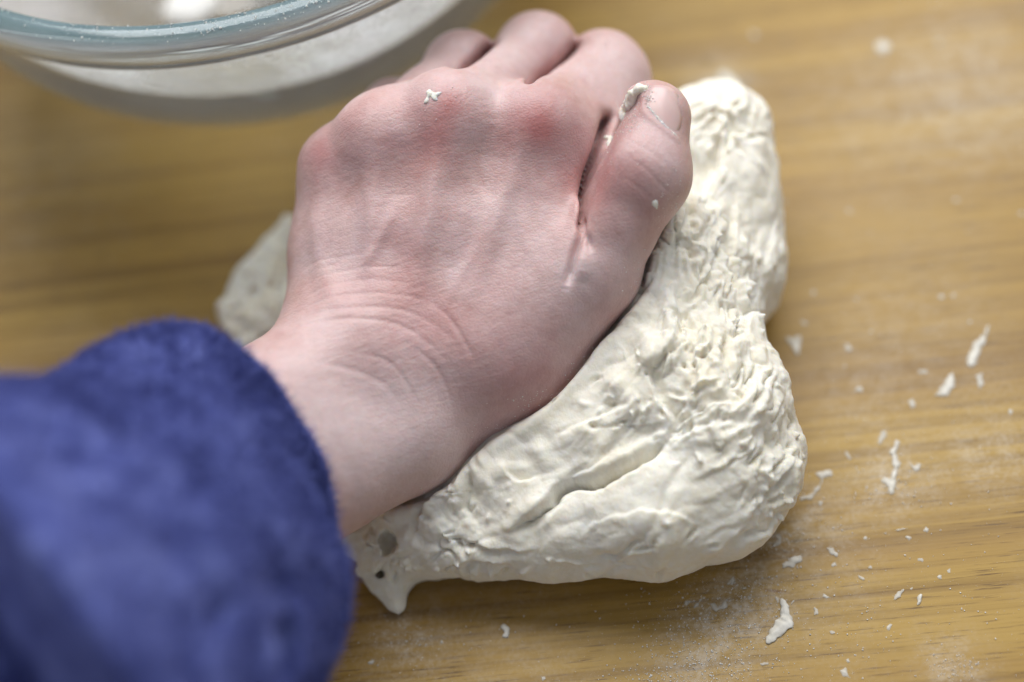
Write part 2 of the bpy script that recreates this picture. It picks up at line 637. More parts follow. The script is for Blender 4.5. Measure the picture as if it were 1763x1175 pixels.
def mat_rim():
    """thick pressed edge: teal in the flat top, hazy clear on the collar below it"""
    M = NT("teal_glass_edge")
    g = M.n("ShaderNodeBsdfPrincipled")
    for k, v in (('Base Color', (0.88, 0.97, 0.96, 1)), ('Roughness', 0.04), ('IOR', 1.46), ('Transmission Weight', 1.0)):
        g.inputs[k].default_value = v
    tc = M.n("ShaderNodeTexCoord"); sx = M.n("ShaderNodeSeparateXYZ")
    M.l(tc.outputs['Object'], sx.inputs[0])
    top = M.n("ShaderNodeMapRange")
    for k, v in ((1, 0.0880), (2, 0.0894), (3, 0.0), (4, 1.0)):
        top.inputs[k].default_value = v
    M.l(sx.outputs[2], top.inputs[0])
    d = M.n("ShaderNodeBsdfPrincipled")
    M.l(M.mix(top.outputs[0], (0.56, 0.55, 0.58), (0.17, 0.27, 0.29)), d.inputs['Base Color'])
    d.inputs['Roughness'].default_value = 0.10
    mx = M.n("ShaderNodeMixShader")
    M.l(M.math('ADD', M.math('MULTIPLY', top.outputs[0], 0.22), 0.34), mx.inputs[0])
    M.l(g.outputs[0], mx.inputs[1]); M.l(d.outputs[0], mx.inputs[2]); M.l(mx.outputs[0], M.out.inputs[0])
    return M.m


def mat_film():
    """flour clinging to the inside of the glass: opaque specks and veils with bare glass between them"""
    M = NT("clinging_flour")
    a = M.noise(M.coords((26, 26, 34)), 1.0, 5, 0.62, 0.5)
    b = M.noise(M.coords((700, 700, 700)), 1.0, 3, 0.7)
    k = M.attr("cover")
    f = M.math('MULTIPLY', M.ramp(a, [(0.34, (0.12, 0.12, 0.12)), (0.56, (1, 1, 1))]), M.ramp(b, [(0.28, (0.45, 0.45, 0.45)), (0.55, (1, 1, 1))]))
    f = M.math('MULTIPLY', f, k, clamp=True)
    df = M.n("ShaderNodeBsdfDiffuse"); df.inputs[0].default_value = (0.92, 0.91, 0.92, 1)
    tl = M.n("ShaderNodeBsdfTranslucent"); tl.inputs[0].default_value = (0.95, 0.94, 0.95, 1)
    d = M.n("ShaderNodeMixShader"); d.inputs[0].default_value = 0.68
    M.l(df.outputs[0], d.inputs[1]); M.l(tl.outputs[0], d.inputs[2])
    tr = M.n("ShaderNodeBsdfTransparent")
    mx = M.n("ShaderNodeMixShader")
    M.l(f, mx.inputs[0]); M.l(tr.outputs[0], mx.inputs[1]); M.l(d.outputs[0], mx.inputs[2])
    M.l(mx.outputs[0], M.out.inputs[0])
    return M.m


def mat_flour():
    M = NT("flour")
    b = M.noise(M.coords((500, 500, 500)), 1.0, 3, 0.7)
    c = M.ramp(b, [(0.3, (0.74, 0.72, 0.68)), (0.7, (0.86, 0.85, 0.82))])
    M.principled(Base_Color=c, Roughness=0.9, Specular_IOR_Level=0.2)
    return M.m


WOOD, SKIN, NAIL, DOUGH, FLEECE, GLASS, FILM, FLOUR, RIM, SCRAP = (mat_wood(), mat_skin(), mat_nail(), mat_dough(), mat_fleece(), mat_glass(), mat_film(), mat_flour(), mat_rim(), mat_scrap())

# ------------------------------------------------------------------ the board everything stands on


def build_board():
    # slab with a finely divided top so that the flour lying on it can be mapped
    n = 240
    x = np.linspace(-750, 750, n); y = np.linspace(-530, 770, n)
    X, Y = np.meshgrid(x, y, indexing='ij')
    # finer near the work
    X = np.sign(X) * (np.abs(X) / 750) ** 1.8 * 750; Y = 20 + np.sign(Y - 20) * (np.abs(Y - 20) / 750) ** 1.8 * 750
    top = np.stack([X, Y, np.zeros_like(X)], -1).reshape(-1, 3)
    i, j = np.meshgrid(np.arange(n - 1), np.arange(n - 1), indexing='ij')
    F = np.stack([i * n + j, (i + 1) * n + j, (i + 1) * n + j + 1, i * n + j + 1], -1).reshape(-1, 4)
    bot = top.copy(); bot[:, 2] = -30
    k = n * n
    ring = [a * n for a in range(n)] + [(n - 1) * n + b for b in range(1, n)] + [a * n + n - 1 for a in range(n - 2, -1, -1)] + [b for b in range(n - 2, 0, -1)]
    R = np.array([(ring[q], ring[q] + k, ring[(q + 1) % len(ring)] + k, ring[(q + 1) % len(ring)]) for q in range(len(ring))])
    me = raw_mesh("wooden_board", np.vstack([top, bot]), np.vstack([F, F[:, ::-1] + k, R]))
    me.polygons.foreach_set("use_smooth", np.zeros(len(me.polygons), bool))
    fl = np.zeros(len(top))
    for px, py, r, a in ((1230, 1075, 9, .38), (1190, 1150, 10, .36), (1290, 1060, 9, .28), (1540, 830, 9, .45), (1400, 890, 8, .35), (1700, 790, 10, .35), (700, 1100, 8, .35), (1640, 1150, 8, .35), (1620, 150, 26, .16), (1690, 230, 16, .14),
                         (1470, 200, 25, .12), (1560, 560, 22, .15), (1290, 1000, 7, .35), (1345, 925, 5, .5), (1240, 145, 9, .5), (1700, 90, 20, .15), (1480, 700, 16, .15), (1420, 1000, 16, .15), (850, 1120, 25, .15), (60, 330, 30, .12)):
        w = G(px, py)
        fl += a * np.exp(-((top[:, 0] - w[0]) ** 2 + (top[:, 1] - w[1]) ** 2) / r ** 2)
    float_attr(me, "flour", np.concatenate([fl, np.zeros(k)]))
    return add_obj("wooden_board", me, WOOD, kind="structure", label="honey brown wooden board under the dough, dusted with flour")


build_board()

# ------------------------------------------------------------------ the hand (left hand, pressing down)
# joints: photo pixel, depth behind the focus plane of the joint centre, radius (mm)
MCP = dict(index=(925, 222, 10, 12.0), middle=(775, 207, 9, 12.0), ring=(662, 240, 11, 11.5), pinky=(592, 292, 18, 10.5))
PIP = dict(index=(1038, 126, 36, 10.6), middle=(925, 92, 38, 10.4), ring=(798, 120, 33, 9.6), pinky=(680, 196, 38, 8.6))
CAR = dict(index=(845, 600, 10, 14.0), middle=(760, 590, 7, 14.0), ring=(670, 585, 9, 13.5), pinky=(592, 575, 14, 13.0))
J = lambda t: (P(t[0], t[1], t[2]).astype(np.float32), t[3])

FOREARM = [(638, 684, 5), (500, 766, -6), (300, 880, -26), (150, 965, -42)]


def hand_sdf(p):
    palm = None
    for k in MCP:
        (a, ra), (b, rb) = J(MCP[k]), J(CAR[k])
        mid = (a + b) / 2 + FWD.astype(np.float32) * 1.5
        d = smin(cone(p, a, mid, ra * 0.93, 12.6), cone(p, mid, b, 12.6, rb), 4)
        palm = d if palm is None else smin(palm, d, 9)
    # knuckle heads
    for k in MCP:
        a, ra = J(MCP[k])
        palm = smin(palm, np.sqrt(((p - (a - FWD.astype(np.float32) * 0.6)) ** 2).sum(1)) - (ra - 2.0), 7)
    # heel of the palm, ball of the thumb, little finger side
    palm = smin(palm, cone(p, P(890, 622, 20), P(755, 700, 18), 14.5, 14), 10)
    palm = smin(palm, cone(p, P(620, 590, 24), P(610, 380, 28), 14, 12), 12)
    palm = smin(palm, cone(p, P(780, 450, 26), P(800, 620, 24), 15, 16), 12)
    # wrist and forearm: flattened
    q = [P(*t).astype(np.float32) for t in FOREARM]
    side = np.array([0.50, 0, 0]) + 0
    ax = (q[1] - q[0]) / np.linalg.norm(q[1] - q[0])
    side = np.cross(ax, FWD); side /= np.linalg.norm(side)
    arm = None
    for s in (-1, 1):
        o = (side * s).astype(np.float32)
        for i, (w0, w1, r0, r1) in enumerate(((9.6, 6.8, 17.2, 16.4), (6.8, 9, 16.4, 20), (9, 7, 20, 17))):
            d = cone(p, q[i] + o * w0, q[i + 1] + o * w1, r0, r1)
            arm = d if arm is None else smin(arm, d, 8)
    palm = smin(palm, arm, 14)
    # ball of the thumb
    cmc, tm, ip, tip = P(872, 592, 12), P(1010, 462, 6), P(1106, 300, 0), P(1123, 206, 3)
    meta = cone(p, cmc, tm, 17.5, 13.6)
    palm = smin(palm, meta, 12)
    web = cone(p, P(905, 500, 12), P(955, 420, 16), 11, 9)
    palm = smin(palm, web, 8)
    # muscle beside the first metacarpal
    palm = smin(palm, smin(cone(p, P(972, 250, 15), P(938, 350, 13), 10.5, 11.0), cone(p, P(938, 350, 13), P(915, 460, 12), 11, 10), 3), 6)
    ph = smin(cone(p, tm, ip, 12.2, 10.8), cone(p, ip, tip, 10.8, 9.5), 3)
    ph = smin(ph, np.sqrt(((p - ip.astype(np.float32)) ** 2).sum(1)) - 10.7, 4)
    # fingers
    body = palm
    fingers = None
    for k in MCP:
        (a, ra), (b, rb) = J(MCP[k]), J(PIP[k])
        L = {'index': 24, 'middle': 27, 'ring': 25, 'pinky': 19}[k]
        dip = b + np.array([0.10, -0.42, -0.90], np.float32) * L
        tp = dip + np.array([0.05, -0.75, -0.65], np.float32) * (L * 0.75)
        m = a + (b - a) * 0.55
        f = smin(smin(cone(p, a, m, ra * 0.90, rb * 0.86), cone(p, m, b, rb * 0.86, rb * 0.90), 3), cone(p, b, dip, rb * 0.92, rb * 0.84), 3)
        f = smin(f, np.sqrt(((p - b) ** 2).sum(1)) - rb * 0.98, 4)
        f = smin(f, cone(p, dip, tp, rb * 0.84, rb * 0.70), 3)
        if k == 'index':
            f = smin(f, cone(p, P(1050, 150, 33), P(990, 268, 15), 10.8, 10.5), 4)
        fingers = f if fingers is None else smin(fingers, f, 0.8)
    kk = 2.0 + 6.0 * np.exp(-(np.minimum.reduce([np.sqrt(((p - J(MCP[k])[0]) ** 2).sum(1)) for k in MCP]) / 13) ** 2)
    body = smin(body, fingers, kk)
    kk = 1.0 + 7.0 * np.exp(-(np.sqrt(((p - P(985, 500, 4).astype(np.float32)) ** 2).sum(1)) / 11) ** 2)
    d = smin(body, ph, kk)
    # narrow clefts: thumb / first finger, first / second finger, second / third finger
    for line, r0, r1, side in (
            ([(1058, 192, 8), (1041, 240, 2), (1021, 290, 1), (1009, 340, -1), (1004, 386, -5)], 2.3, 0.6, (-0.22, 0.1)),
            ([(998, 64, 26), (965, 97, 22), (935, 124, 18), (908, 149, 8)], 1.8, 0.9, (-0.1, 0.2)),
            ([(846, 72, 26), (815, 112, 24), (780, 142, 18)], 1.8, 0.9, (-0.1, 0.2))):
        n = len(line) - 1
        dirv = (FWD + side[0] * RIGHT - side[1] * UP).astype(np.float32)
        q = np.array([P(*t) + dirv * k for t in line for k in (-8, 13)])
        ii = np.nonzero(np.all((p > q.min(0) - 5) & (p < q.max(0) + 5), axis=1))[0]
        if not len(ii):
            continue
        pp = p[ii]
        dh = dirv / np.linalg.norm(dirv)
        flat = lambda x: x - (x @ dh)[..., None] * dh
        p2 = flat(pp)
        sheet = None
        for i in range(n):
            a, b = P(*line[i]).astype(np.float32), P(*line[i + 1]).astype(np.float32)
            a2, b2 = flat(a), flat(b)
            ba = b2 - a2
            h = np.clip(((p2 - a2) @ ba) / float(ba @ ba), 0, 1)
            dist = np.sqrt(((p2 - a2 - h[:, None] * ba) ** 2).sum(1))
            dep = (pp @ dh) - (a @ dh + h * float((b - a) @ dh))
            t = (i + h) / n
            e = dist - (r0 + (r1 - r0) * t) * np.clip(1 - np.maximum(dep, 0) / 15, 0.15, 1)
            e = np.maximum(e, np.maximum(dep - 12, -14 - dep))
            sheet = e if sheet is None else np.minimum(sheet, e)
        d[ii] = smax(d[ii], -sheet, 2.2)
    return d


def bounds(points, pad):
    a = np.array(points)
    return a.min(0) - pad, a.max(0) + pad


def build_hand():
    pts = [P(*t) for t in FOREARM[:3]] + [J(t)[0] for t in list(MCP.values()) + list(PIP.values())] + [P(1150, 300, 0), P(*FOREARM[3]) * 0.5 + P(*FOREARM[2]) * 0.5]
    lo, hi = bounds(pts, 26)
    lo[2] = min(lo[2], 2.0)
    v, f = surface_nets(hand_sdf, lo, hi, 0.75)
    gap = [P(x, y, d) for x, y, d in ((1066, 170, 12), (1058, 192, 8), (1041, 240, 2), (1021, 290, 1), (1009, 340, -1), (1003, 392, -5), (1000, 410, -6))]
    v = relax(v, f, poly_dist(v, gap)[0] < 8.0, 6)
    gap2 = [P(x, y, d) for x, y, d in ((998, 64, 26), (965, 97, 22), (935, 124, 18), (908, 149, 8))]
    v = relax(v, f, poly_dist(v, gap2)[0] < 7, 2)
    bvh = BVHTree.FromPolygons(v.tolist(), f.tolist())
    v, f = catmull(v, f)
    gd = poly_dist(v, gap[:-2])[0]
    v = relax(v, f, gd < 6.0, 10)
    me = raw_mesh("person", v, f)
    v = get_co(me); n = get_no(me)
    disp = np.zeros(len(v), np.float32)
    c = lambda pts, w, d, **k: crease(v, disp, bvh, pts, w, d, **k)
    # tendons fanning from the wrist to the knuckles (ridges), hollows between them
    c([(905, 215), (870, 330), (830, 450), (790, 540)], 2.8, -1.15)
    c([(765, 195), (745, 320), (725, 450), (705, 540)], 2.8, -1.15)
    c([(650, 235), (640, 340), (640, 450), (650, 540)], 2.6, -1.0)
    c([(560, 280), (545, 380), (560, 480), (600, 560)], 2.8, -0.7)
    c([(845, 205), (815, 290), (790, 370)], 4.5, 0.9)
    c([(708, 225), (695, 310), (685, 390)], 4.5, 0.8)
    c([(612, 262), (600, 340), (600, 420)], 4.0, 0.7)
    # veins
    c([(800, 300), (835, 350), (822, 420), (780, 500), (765, 545)], 1.5, -0.45)
    c([(690, 330), (660, 400), (640, 440), (600, 500)], 1.4, -0.40)
    c([(880, 300), (900, 400), (930, 470)], 1.5, -0.35)
    # bent wrist: long curved creases
    c([(740, 518), (772, 545), (804, 595), (826, 640)], 0.6, 0.27)
    c([(470, 592), (520, 562), (600, 548), (690, 560), (760, 610), (790, 650)], 0.6, 0.2)
    c([(575, 604), (640, 612), (680, 632), (715, 685), (732, 718)], 0.6, 0.18)
    c([(480, 575), (540, 540), (620, 528), (700, 536), (770, 575), (800, 620)], 0.6, 0.18)
    c([(490, 550), (560, 515), (640, 505), (720, 515), (770, 545)], 0.55, 0.15)
    c([(500, 525), (570, 492), (650, 482), (720, 490)], 0.55, 0.14)
    c([(510, 500), (580, 470), (660, 460), (720, 466)], 0.55, 0.12)
    c([(505, 470), (570, 446), (650, 436)], 0.55, 0.12)
    c([(520, 620), (590, 632), (660, 660), (700, 710)], 0.8, 0.18)
    c([(700, 590), (745, 625), (770, 670), (780, 710)], 0.6, 0.22)
    c([(850, 560), (862, 610), (858, 660)], 0.6, 0.15)
    # between first and second finger
    c([(838, 88), (812, 118), (770, 150)], 1.2, 1.4, taper=0.15)
    # web between thumb and first finger
    c([(1005, 374), (999, 404), (988, 440), (976, 496)], 0.9, 2.0, taper=0.18)
    c([(1005, 396), (1011, 410), (1021, 438)], 0.9, 1.0, taper=0.4)
    c([(999, 425), (1004, 450), (998, 490)], 2.2, -0.8)
    c([(1058, 590), (1015, 650), (965, 700), (915, 735), (868, 758), (820, 785)], 3.6, 2.6, taper=0.25)
    # thumb joint
    c([(1068, 262), (1110, 290), (1150, 330), (1178, 345)], 0.5, 0.13)
    c([(1078, 240), (1120, 262), (1165, 300)], 0.5, 0.10)
    c([(1060, 300), (1095, 320), (1140, 360)], 0.5, 0.10)
    # nail folds
    c([(1110, 160), (1107, 190), (1138, 218), (1174, 248)], 0.9, -0.35, taper=0.1)
    # knuckle wrinkles, loose skin
    kn = np.zeros(len(v), np.float32)
    for k in MCP:
        a, _ = J(MCP[k])
        kn += np.exp(-(np.linalg.norm(v - a, axis=1) / 17) ** 2)
    wr = np.exp(-(np.linalg.norm(v - P(640, 560, 0), axis=1) / 34) ** 2)
    along = np.stack([v[:, 0] * 0.10 + v[:, 1] * 0.02, v[:, 1] * 0.62 + v[:, 2] * 0.3 - v[:, 0] * 0.05, v[:, 2] * 0.2], 1)
    ln = noise(along + 0.5 * noise(v * 0.08, 3)[:, None], 5)
    ln2 = noise(along * 1.9 + 0.5 * noise(v * 0.12, 4)[:, None], 6)
    disp += (-0.13 * np.abs(ln) * (0.06 + wr + 0.30 * kn)) + (-0.12 * np.abs(ln2) * (0.06 + wr + 0.4 * kn))
    disp += 0.45 * noise(v * 0.055, 8) + 0.16 * noise(v * 0.16, 9) + 0.05 * noise(v * 0.5, 10)
    disp *= 0.15 + 0.85 * smoothstep(2.0, 6.0, gd)          # keep the cleft itself clean
    v2 = v + n * disp[:, None]
    set_co(me, v2)
    # redness over joints, where the blood shows
    red = np.zeros(len(v), np.float32)
    for px, py, r, a in ((760, 185, 7, .75), (742, 235, 8, .5), (915, 200, 8, .6), (925, 235, 9, .4), (550, 255, 9, .75), (645, 225, 9, .4), (1030, 330, 12, .45), (1110, 290, 9, .25), (1050, 545, 6, .45),
                         (700, 560, 16, .22), (800, 530, 14, .25), (870, 690, 14, .45), (960, 690, 10, .5), (1000, 260, 10, .35), (930, 130, 8, .45), (1075, 230, 9, .30), (690, 410, 9, .25), (600, 470, 10, .2), (640, 640, 12, .12)):
        h = on_surface(bvh, [(px, py)])
        if h:
            red += a * np.exp(-(np.linalg.norm(v - h[0][0], axis=1) / r) ** 2)
    pal = np.zeros(len(v), np.float32)
    for px, py, r, a in ((640, 770, 22, .7), (560, 700, 16, .4), (890, 90, 11, .7), (1070, 110, 10, .6), (1150, 270, 8, .5), (840, 145, 7, .5), (950, 470, 12, .35), (540, 440, 14, .3), (860, 330, 9, .25), (1060, 470, 10, .4), (760, 760, 14, .4), (990, 470, 4, .6)):
        h = on_surface(bvh, [(px, py)])
        if h:
            pal += a * np.exp(-(np.linalg.norm(v - h[0][0], axis=1) / r) ** 2)
    low = smoothstep(0.1, -0.5, n[:, 2])
    float_attr(me, "redness", np.clip(red * (0.7 + 0.9 * noise(v * 0.12, 12)), 0, 1))
    float_attr(me, "paleness", np.clip(pal, 0, 1))
    o = add_obj("person", me, SKIN, label="person's pale left hand pressing down on the dough, wrist in a blue sleeve", category="person")
    return o, bvh


person, hand_bvh = build_hand()


def build_nail():
    # plate laid on the thumb end: grid between traced edges, bulged a little
    left = densify([(1110, 188), (1112, 168), (1122, 149)], 6)
    right = densify([(1164, 238), (1174, 208), (1170, 168)], 6)
    m = 12
    V, n0 = [], len(left)
    N = []
    for i in range(n0):
        a, b = np.array(left[i]), np.array(right[i])
        for j in range(m + 1):
            t = j / m
            q = a + (b - a) * t
            bow = 4 * t * (1 - t)
            q = q + np.array([5.0, -6.0]) * bow * (i / (n0 - 1)) * 1.0 + np.array([-3.0, 3.0]) * bow * (1 - i / (n0 - 1))
            h = on_surface(hand_bvh, [tuple(q)])
            if not h:
                h = [(P(q[0], q[1], 0), -FWD)]
            V.append(h[0][0]); N.append(h[0][1])
    V = np.array(V); N = np.array(N)
    nm = N.mean(0); nm /= np.linalg.norm(nm)
    t = np.tile(np.linspace(0, 1, m + 1), n0)
    s = np.repeat(np.linspace(0, 1, n0), m + 1)
    # smooth plate: fit quadric through the hits
    c0 = V.mean(0)
    e1 = np.cross(nm, [0, 0, 1.0]); e1 /= np.linalg.norm(e1)
    e2 = np.cross(nm, e1)
    x, y, z = (V - c0) @ e1, (V - c0) @ e2, (V - c0) @ nm
    A = np.stack([np.ones_like(x), x, y, x * x, x * y, y * y], 1)
    z = A @ np.linalg.lstsq(A, z, rcond=None)[0]
    top = c0 + x[:, None] * e1 + y[:, None] * e2 + (z - 0.22 + 0.55 * np.sin(t * np.pi) ** 0.6 * (0.25 + 0.75 * np.sin(np.clip(s * 1.15, 0, 1) * np.pi * 0.5)))[:, None] * nm
    bot = top - nm * 0.9
    F = []
    w = m + 1
    for i in range(n0 - 1):
        for j in range(m):
            F.append((i * w + j, i * w + j + 1, (i + 1) * w + j + 1, (i + 1) * w + j))
    F = np.array(F)
    k = len(top)
    edge = [i * w for i in range(n0)] + [(n0 - 1) * w + j for j in range(1, w)] + [i * w + m for i in range(n0 - 2, -1, -1)] + [j for j in range(m - 1, 0, -1)]
    R = [(edge[i], edge[(i + 1) % len(edge)], edge[(i + 1) % len(edge)] + k, edge[i] + k) for i in range(len(edge))]
    me = raw_mesh("thumbnail", np.vstack([top, bot]), np.vstack([F, F[:, ::-1] + k, np.array(R)]))
    import bmesh
    bm = bmesh.new(); bm.from_mesh(me); bmesh.ops.recalc_face_normals(bm, faces=bm.faces); bm.to_mesh(me); bm.free()
    add_obj("thumbnail", me, NAIL, person, label="short pink thumbnail with flour at its edge")


build_nail()

# ------------------------------------------------------------------ the dough
CHAINS = [  # (smoothing, [(px, py, height of centre, radius), ...])
    # front roll, from the stretched tail to the thick right end
    (5, [(690, 955, 6, 7), (765, 918, 11, 11), (950, 900, 13, 14), (1120, 866, 16, 18), (1235, 836, 16, 18)]),
    # flap over it, drawn up against the hand
    (4, [(745, 868, 11, 9), (860, 820, 15, 13), (1000, 755, 19, 16), (1088, 700, 22, 17), (1140, 605, 24, 16)]),
    # right hand mass below the thumb
    (6, [(1140, 580, 23, 15), (1180, 650, 23, 20), (1235, 730, 21, 19), (1280, 790, 16, 14)]),
    # back right lobe
    (6, [(1150, 235, 36, 11), (1232, 238, 28, 14), (1240, 330, 24, 15), (1258, 450, 18, 15)]),
    (7, [(1130, 300, 37, 12), (1160, 420, 31, 15), (1140, 520, 27, 16)]),
    (8, [(1235, 480, 15, 15), (1170, 560, 20, 18)]),
    # mass under the palm and fingers
    (12, [(1060, 300, 18, 18), (930, 330, 14, 16), (760, 380, 10, 13), (620, 480, 8, 11)]),
    (12, [(1080, 480, 17, 18), (900, 560, 12, 16), (700, 640, 10, 13)]),
    (12, [(1090, 680, 16, 18), (930, 760, 14, 15), (790, 840, 11, 12)]),
]


def dough_sdf(p):
    d = None
    for k, ch in CHAINS:
        c = None
        pts = [(G(x, y, z).astype(np.float32), r) for x, y, z, r in ch]
        for (a, ra), (b, rb) in zip(pts, pts[1:]):
            e = cone(p, a, b, ra, rb)
            c = e if c is None else smin(c, e, 5)
        d = c if d is None else smin(d, c, k)
    # flat scrap of it sticking out on the little finger side
    e = smin(cone(p, G(500, 392, 7), G(480, 440, 6), 3.6, 5.5), cone(p, G(480, 440, 6), G(462, 480, 6), 5.5, 7), 3)
    e = smin(e, cone(p, G(462, 490, 6), G(425, 540, 5), 8, 7), 5)
    e = smin(e, cone(p, G(425, 540, 5), G(430, 600, 4), 7, 5), 5)
    e = smin(e, cone(p, G(470, 560, 6), G(560, 500, 8), 7, 9), 5)
    e = e + 1.3 * noise(p * 0.28, 23) + 0.7 * noise(p * 0.6, 24)
    d = smin(d, e, 6)
    # the stretched web at the end of the tail, with two holes torn in it
    w = cone(p, G(715, 925, 9), G(668, 945, 5), 10, 7)
    w = smin(w, cone(p, G(668, 950, 5), G(674, 1012, 3), 6, 3.6), 4)
    w = smin(w, cone(p, G(674, 1012, 3), G(682, 1042, 2), 3.4, 1.8), 3)
    w = smin(w, cone(p, G(640, 930, 5), G(645, 985, 3), 3.0, 2.6), 4)
    w = smin(w, cone(p, G(640, 930, 5), G(560, 930, 5), 3.5, 5), 4)
    w = w + 0.9 * noise(p * 0.3, 27) + 0.5 * noise(p * 0.8, 28)
    d = smin(d, w, 5)
    h1 = smin(cone(p, G(666, 936, 24), G(668, 934, 13.2), 2.6, 2.0), cone(p, G(662, 946, 24), G(664, 944, 12.4), 2.3, 1.7), 1.5) + 0.9 * noise(p * 0.35, 25)
    h2 = cone(p, G(654, 988, 14), G(654, 988, 3.2), 1.1, 0.6) + 0.3 * noise(p * 0.8, 26)
    holes = smin(h1, h2, 0.5)
    big = 1.6 * noise(p * 0.06, 21) + 0.9 * noise(p * 0.13, 22)
    d = smax(d + big, -holes, 1.0)
    return smax(d, 0.35 - p[:, 2], 1.5)


def build_dough():
    pts = [G(x, y, z) for _, ch in CHAINS for x, y, z, r in ch] + [G(682, 1042, 2), G(420, 540, 5), G(492, 415, 5), G(560, 930, 5)]
    lo, hi = bounds(pts, 25)
    lo[2], hi[2] = -1.5, 62
    v, f = surface_nets(dough_sdf, lo, hi, 0.8)
    bvh = BVHTree.FromPolygons(v.tolist(), f.tolist())
    me = raw_mesh("bread_dough", *catmull(v, f))
    v = get_co(me); n = get_no(me)
    disp = np.zeros(len(v), np.float32)
    # --- where one sheet of dough laps over another: a step up on one side of a traced line
    def step(pts, h, decay, side, gap=0.5):
        hits = np.array([q[0] for q in on_surface(bvh, densify(pts))], np.float32)
        if len(hits) < 2:
            return
        s3 = (side[0] * RIGHT - side[1] * UP).astype(np.float32)
        s3 /= np.linalg.norm(s3)
        R = decay * 3
        ii = np.nonzero(np.all((v > hits.min(0) - R) & (v < hits.max(0) + R), axis=1))[0]
        d, t = poly_dist(v[ii], hits)
        # signed side from the nearest point of the line
        L = np.concatenate([[0], np.cumsum(np.linalg.norm(np.diff(hits, axis=0), axis=1))]); L /= L[-1]
        near = np.stack([np.interp(t, L, hits[:, k]) for k in range(3)], 1)
        seg = np.diff(hits, axis=0); seg /= np.linalg.norm(seg, axis=1, keepdims=True) + 1e-9
        mid = 0.5 * (L[1:] + L[:-1])
        tg = np.stack([np.interp(t, mid, seg[:, k]) for k in range(3)], 1)
        tg /= np.linalg.norm(tg, axis=1, keepdims=True) + 1e-9
        loc = s3 - (tg @ s3)[:, None] * tg
        sd = np.sign(((v[ii] - near) * loc).sum(1)) * d
        sd = sd + 0.9 * noise(v[ii] * 0.22, 81) + 0.5 * noise(v[ii] * 0.6, 82)
        env = np.clip(np.minimum(t, 1 - t) / 0.3, 0, 1) ** 0.7
        up = smoothstep(-0.25, 0.55, sd) * np.exp(-np.maximum(sd, 0) / decay)
        dn = smoothstep(-3.2, -0.3, sd) * smoothstep(0.5, -0.1, sd)
        disp[ii] += env * (h * up - gap * h * dn) * smoothstep(R, 0.45 * R, d)
    step([(870, 915), (889, 907), (921, 888), (950, 858), (960, 844), (989, 829), (1023, 829), (1048, 815), (1087, 795), (1121, 776), (1150, 755)], 2.6, 9, (0, -1), 0.9)
    step([(1140, 765), (1160, 727), (1135, 688), (1121, 640), (1155, 600)], 2.0, 8, (-1, 0), 0.6)
    step([(806, 796), (811, 829), (804, 873), (826, 912)], 1.4, 6, (-1, 0))
    step([(868, 795), (882, 820), (901, 827), (930, 818)], 1.3, 6, (0, 1))
    step([(712, 915), (745, 858), (764, 836)], 1.8, 7, (1, 0.3), 0.7)
    step([(1118, 640), (1159, 595), (1170, 544), (1154, 478)], 1.8, 8, (-1, 0))
    step([(1155, 460), (1165, 406), (1182, 365), (1180, 330)], 1.8, 6, (-1, 0))
    step([(1305, 558), (1275, 520), (1258, 460), (1262, 400), (1268, 330)], 1.8, 9, (1, 0))
    step([(1225, 190), (1240, 225), (1238, 270), (1222, 330)], 2.0, 8, (1, 0))
    step([(1190, 205), (1230, 192), (1262, 212), (1272, 255)], 1.2, 6, (0, -1))
    step([(1295, 885), (1330, 842), (1368, 798)], 1.5, 7, (-1, -0.5), 0.8)
    step([(1255, 715), (1290, 672), (1300, 640)], 1.4, 6, (1, 0.4), 0.8)
    step([(1120, 985), (1210, 962), (1275, 915), (1312, 862)], 1.1, 8, (-0.3, -1))
    step([(1160, 738), (1215, 700), (1265, 690)], 1.5, 6, (0, 1), 0.8)
    step([(1180, 690), (1200, 650), (1196, 600), (1215, 550)], 1.5, 6, (1, 0), 0.7)
    step([(1185, 520), (1215, 480), (1232, 440), (1240, 390)], 1.3, 6, (-1, 0))
    step([(960, 745), (1020, 722), (1072, 700), (1095, 678)], 1.1, 8, (0, 1), 0.3)
    step([(720, 935), (780, 925), (850, 945), (920, 950)], 1.0, 8, (0, -1), 0.4)
    step([(740, 985), (810, 965), (880, 972)], 1.0, 7, (0, -1), 0.4)
    step([(1190, 830), (1250, 800), (1310, 770)], 0.9, 8, (0, -1), 0.3)
    step([(1010, 905), (1080, 880), (1150, 880), (1210, 905)], 0.7, 10, (0, 1), 0.2)
    c = lambda pts, w, d, **k: crease(v, disp, bvh, pts, w, d, **k)
    c([(985, 831), (1023, 829), (1048, 815), (1087, 795), (1121, 776), (1142, 760)], 1.0, 5.0, taper=0.3)
    c([(889, 907), (921, 888), (950, 858), (960, 844), (985, 831)], 0.7, 2.2, taper=0.2)
    c([(809, 808), (811, 829), (804, 873), (826, 912)], 0.7, 1.0)
    c([(1311, 812), (1316, 792)], 0.9, 1.6)
    c([(1306, 863), (1340, 829)], 0.8, 1.2)
    c([(1190, 725), (1225, 705)], 0.9, 1.4)
    c([(1268, 700), (1290, 672)], 0.8, 1.3)
    # pulled-up drapes between the hand and the fold
    for q in ([(786, 815), (790, 850), (770, 900)], [(830, 790), (838, 840), (850, 890)], [(860, 775), (862, 800), (870, 850)], [(920, 750), (935, 790), (930, 815)],
              [(1000, 690), (1010, 730), (990, 780)], [(1050, 640), (1075, 680), (1080, 730)], [(1095, 560), (1120, 600), (1110, 660)], [(1130, 480), (1150, 520), (1145, 580)]):
        c(q, 2.4, -1.5, taper=0.4)
    # pressed-in dent beside the thumb
    h = on_surface(bvh, [(1200, 300)])
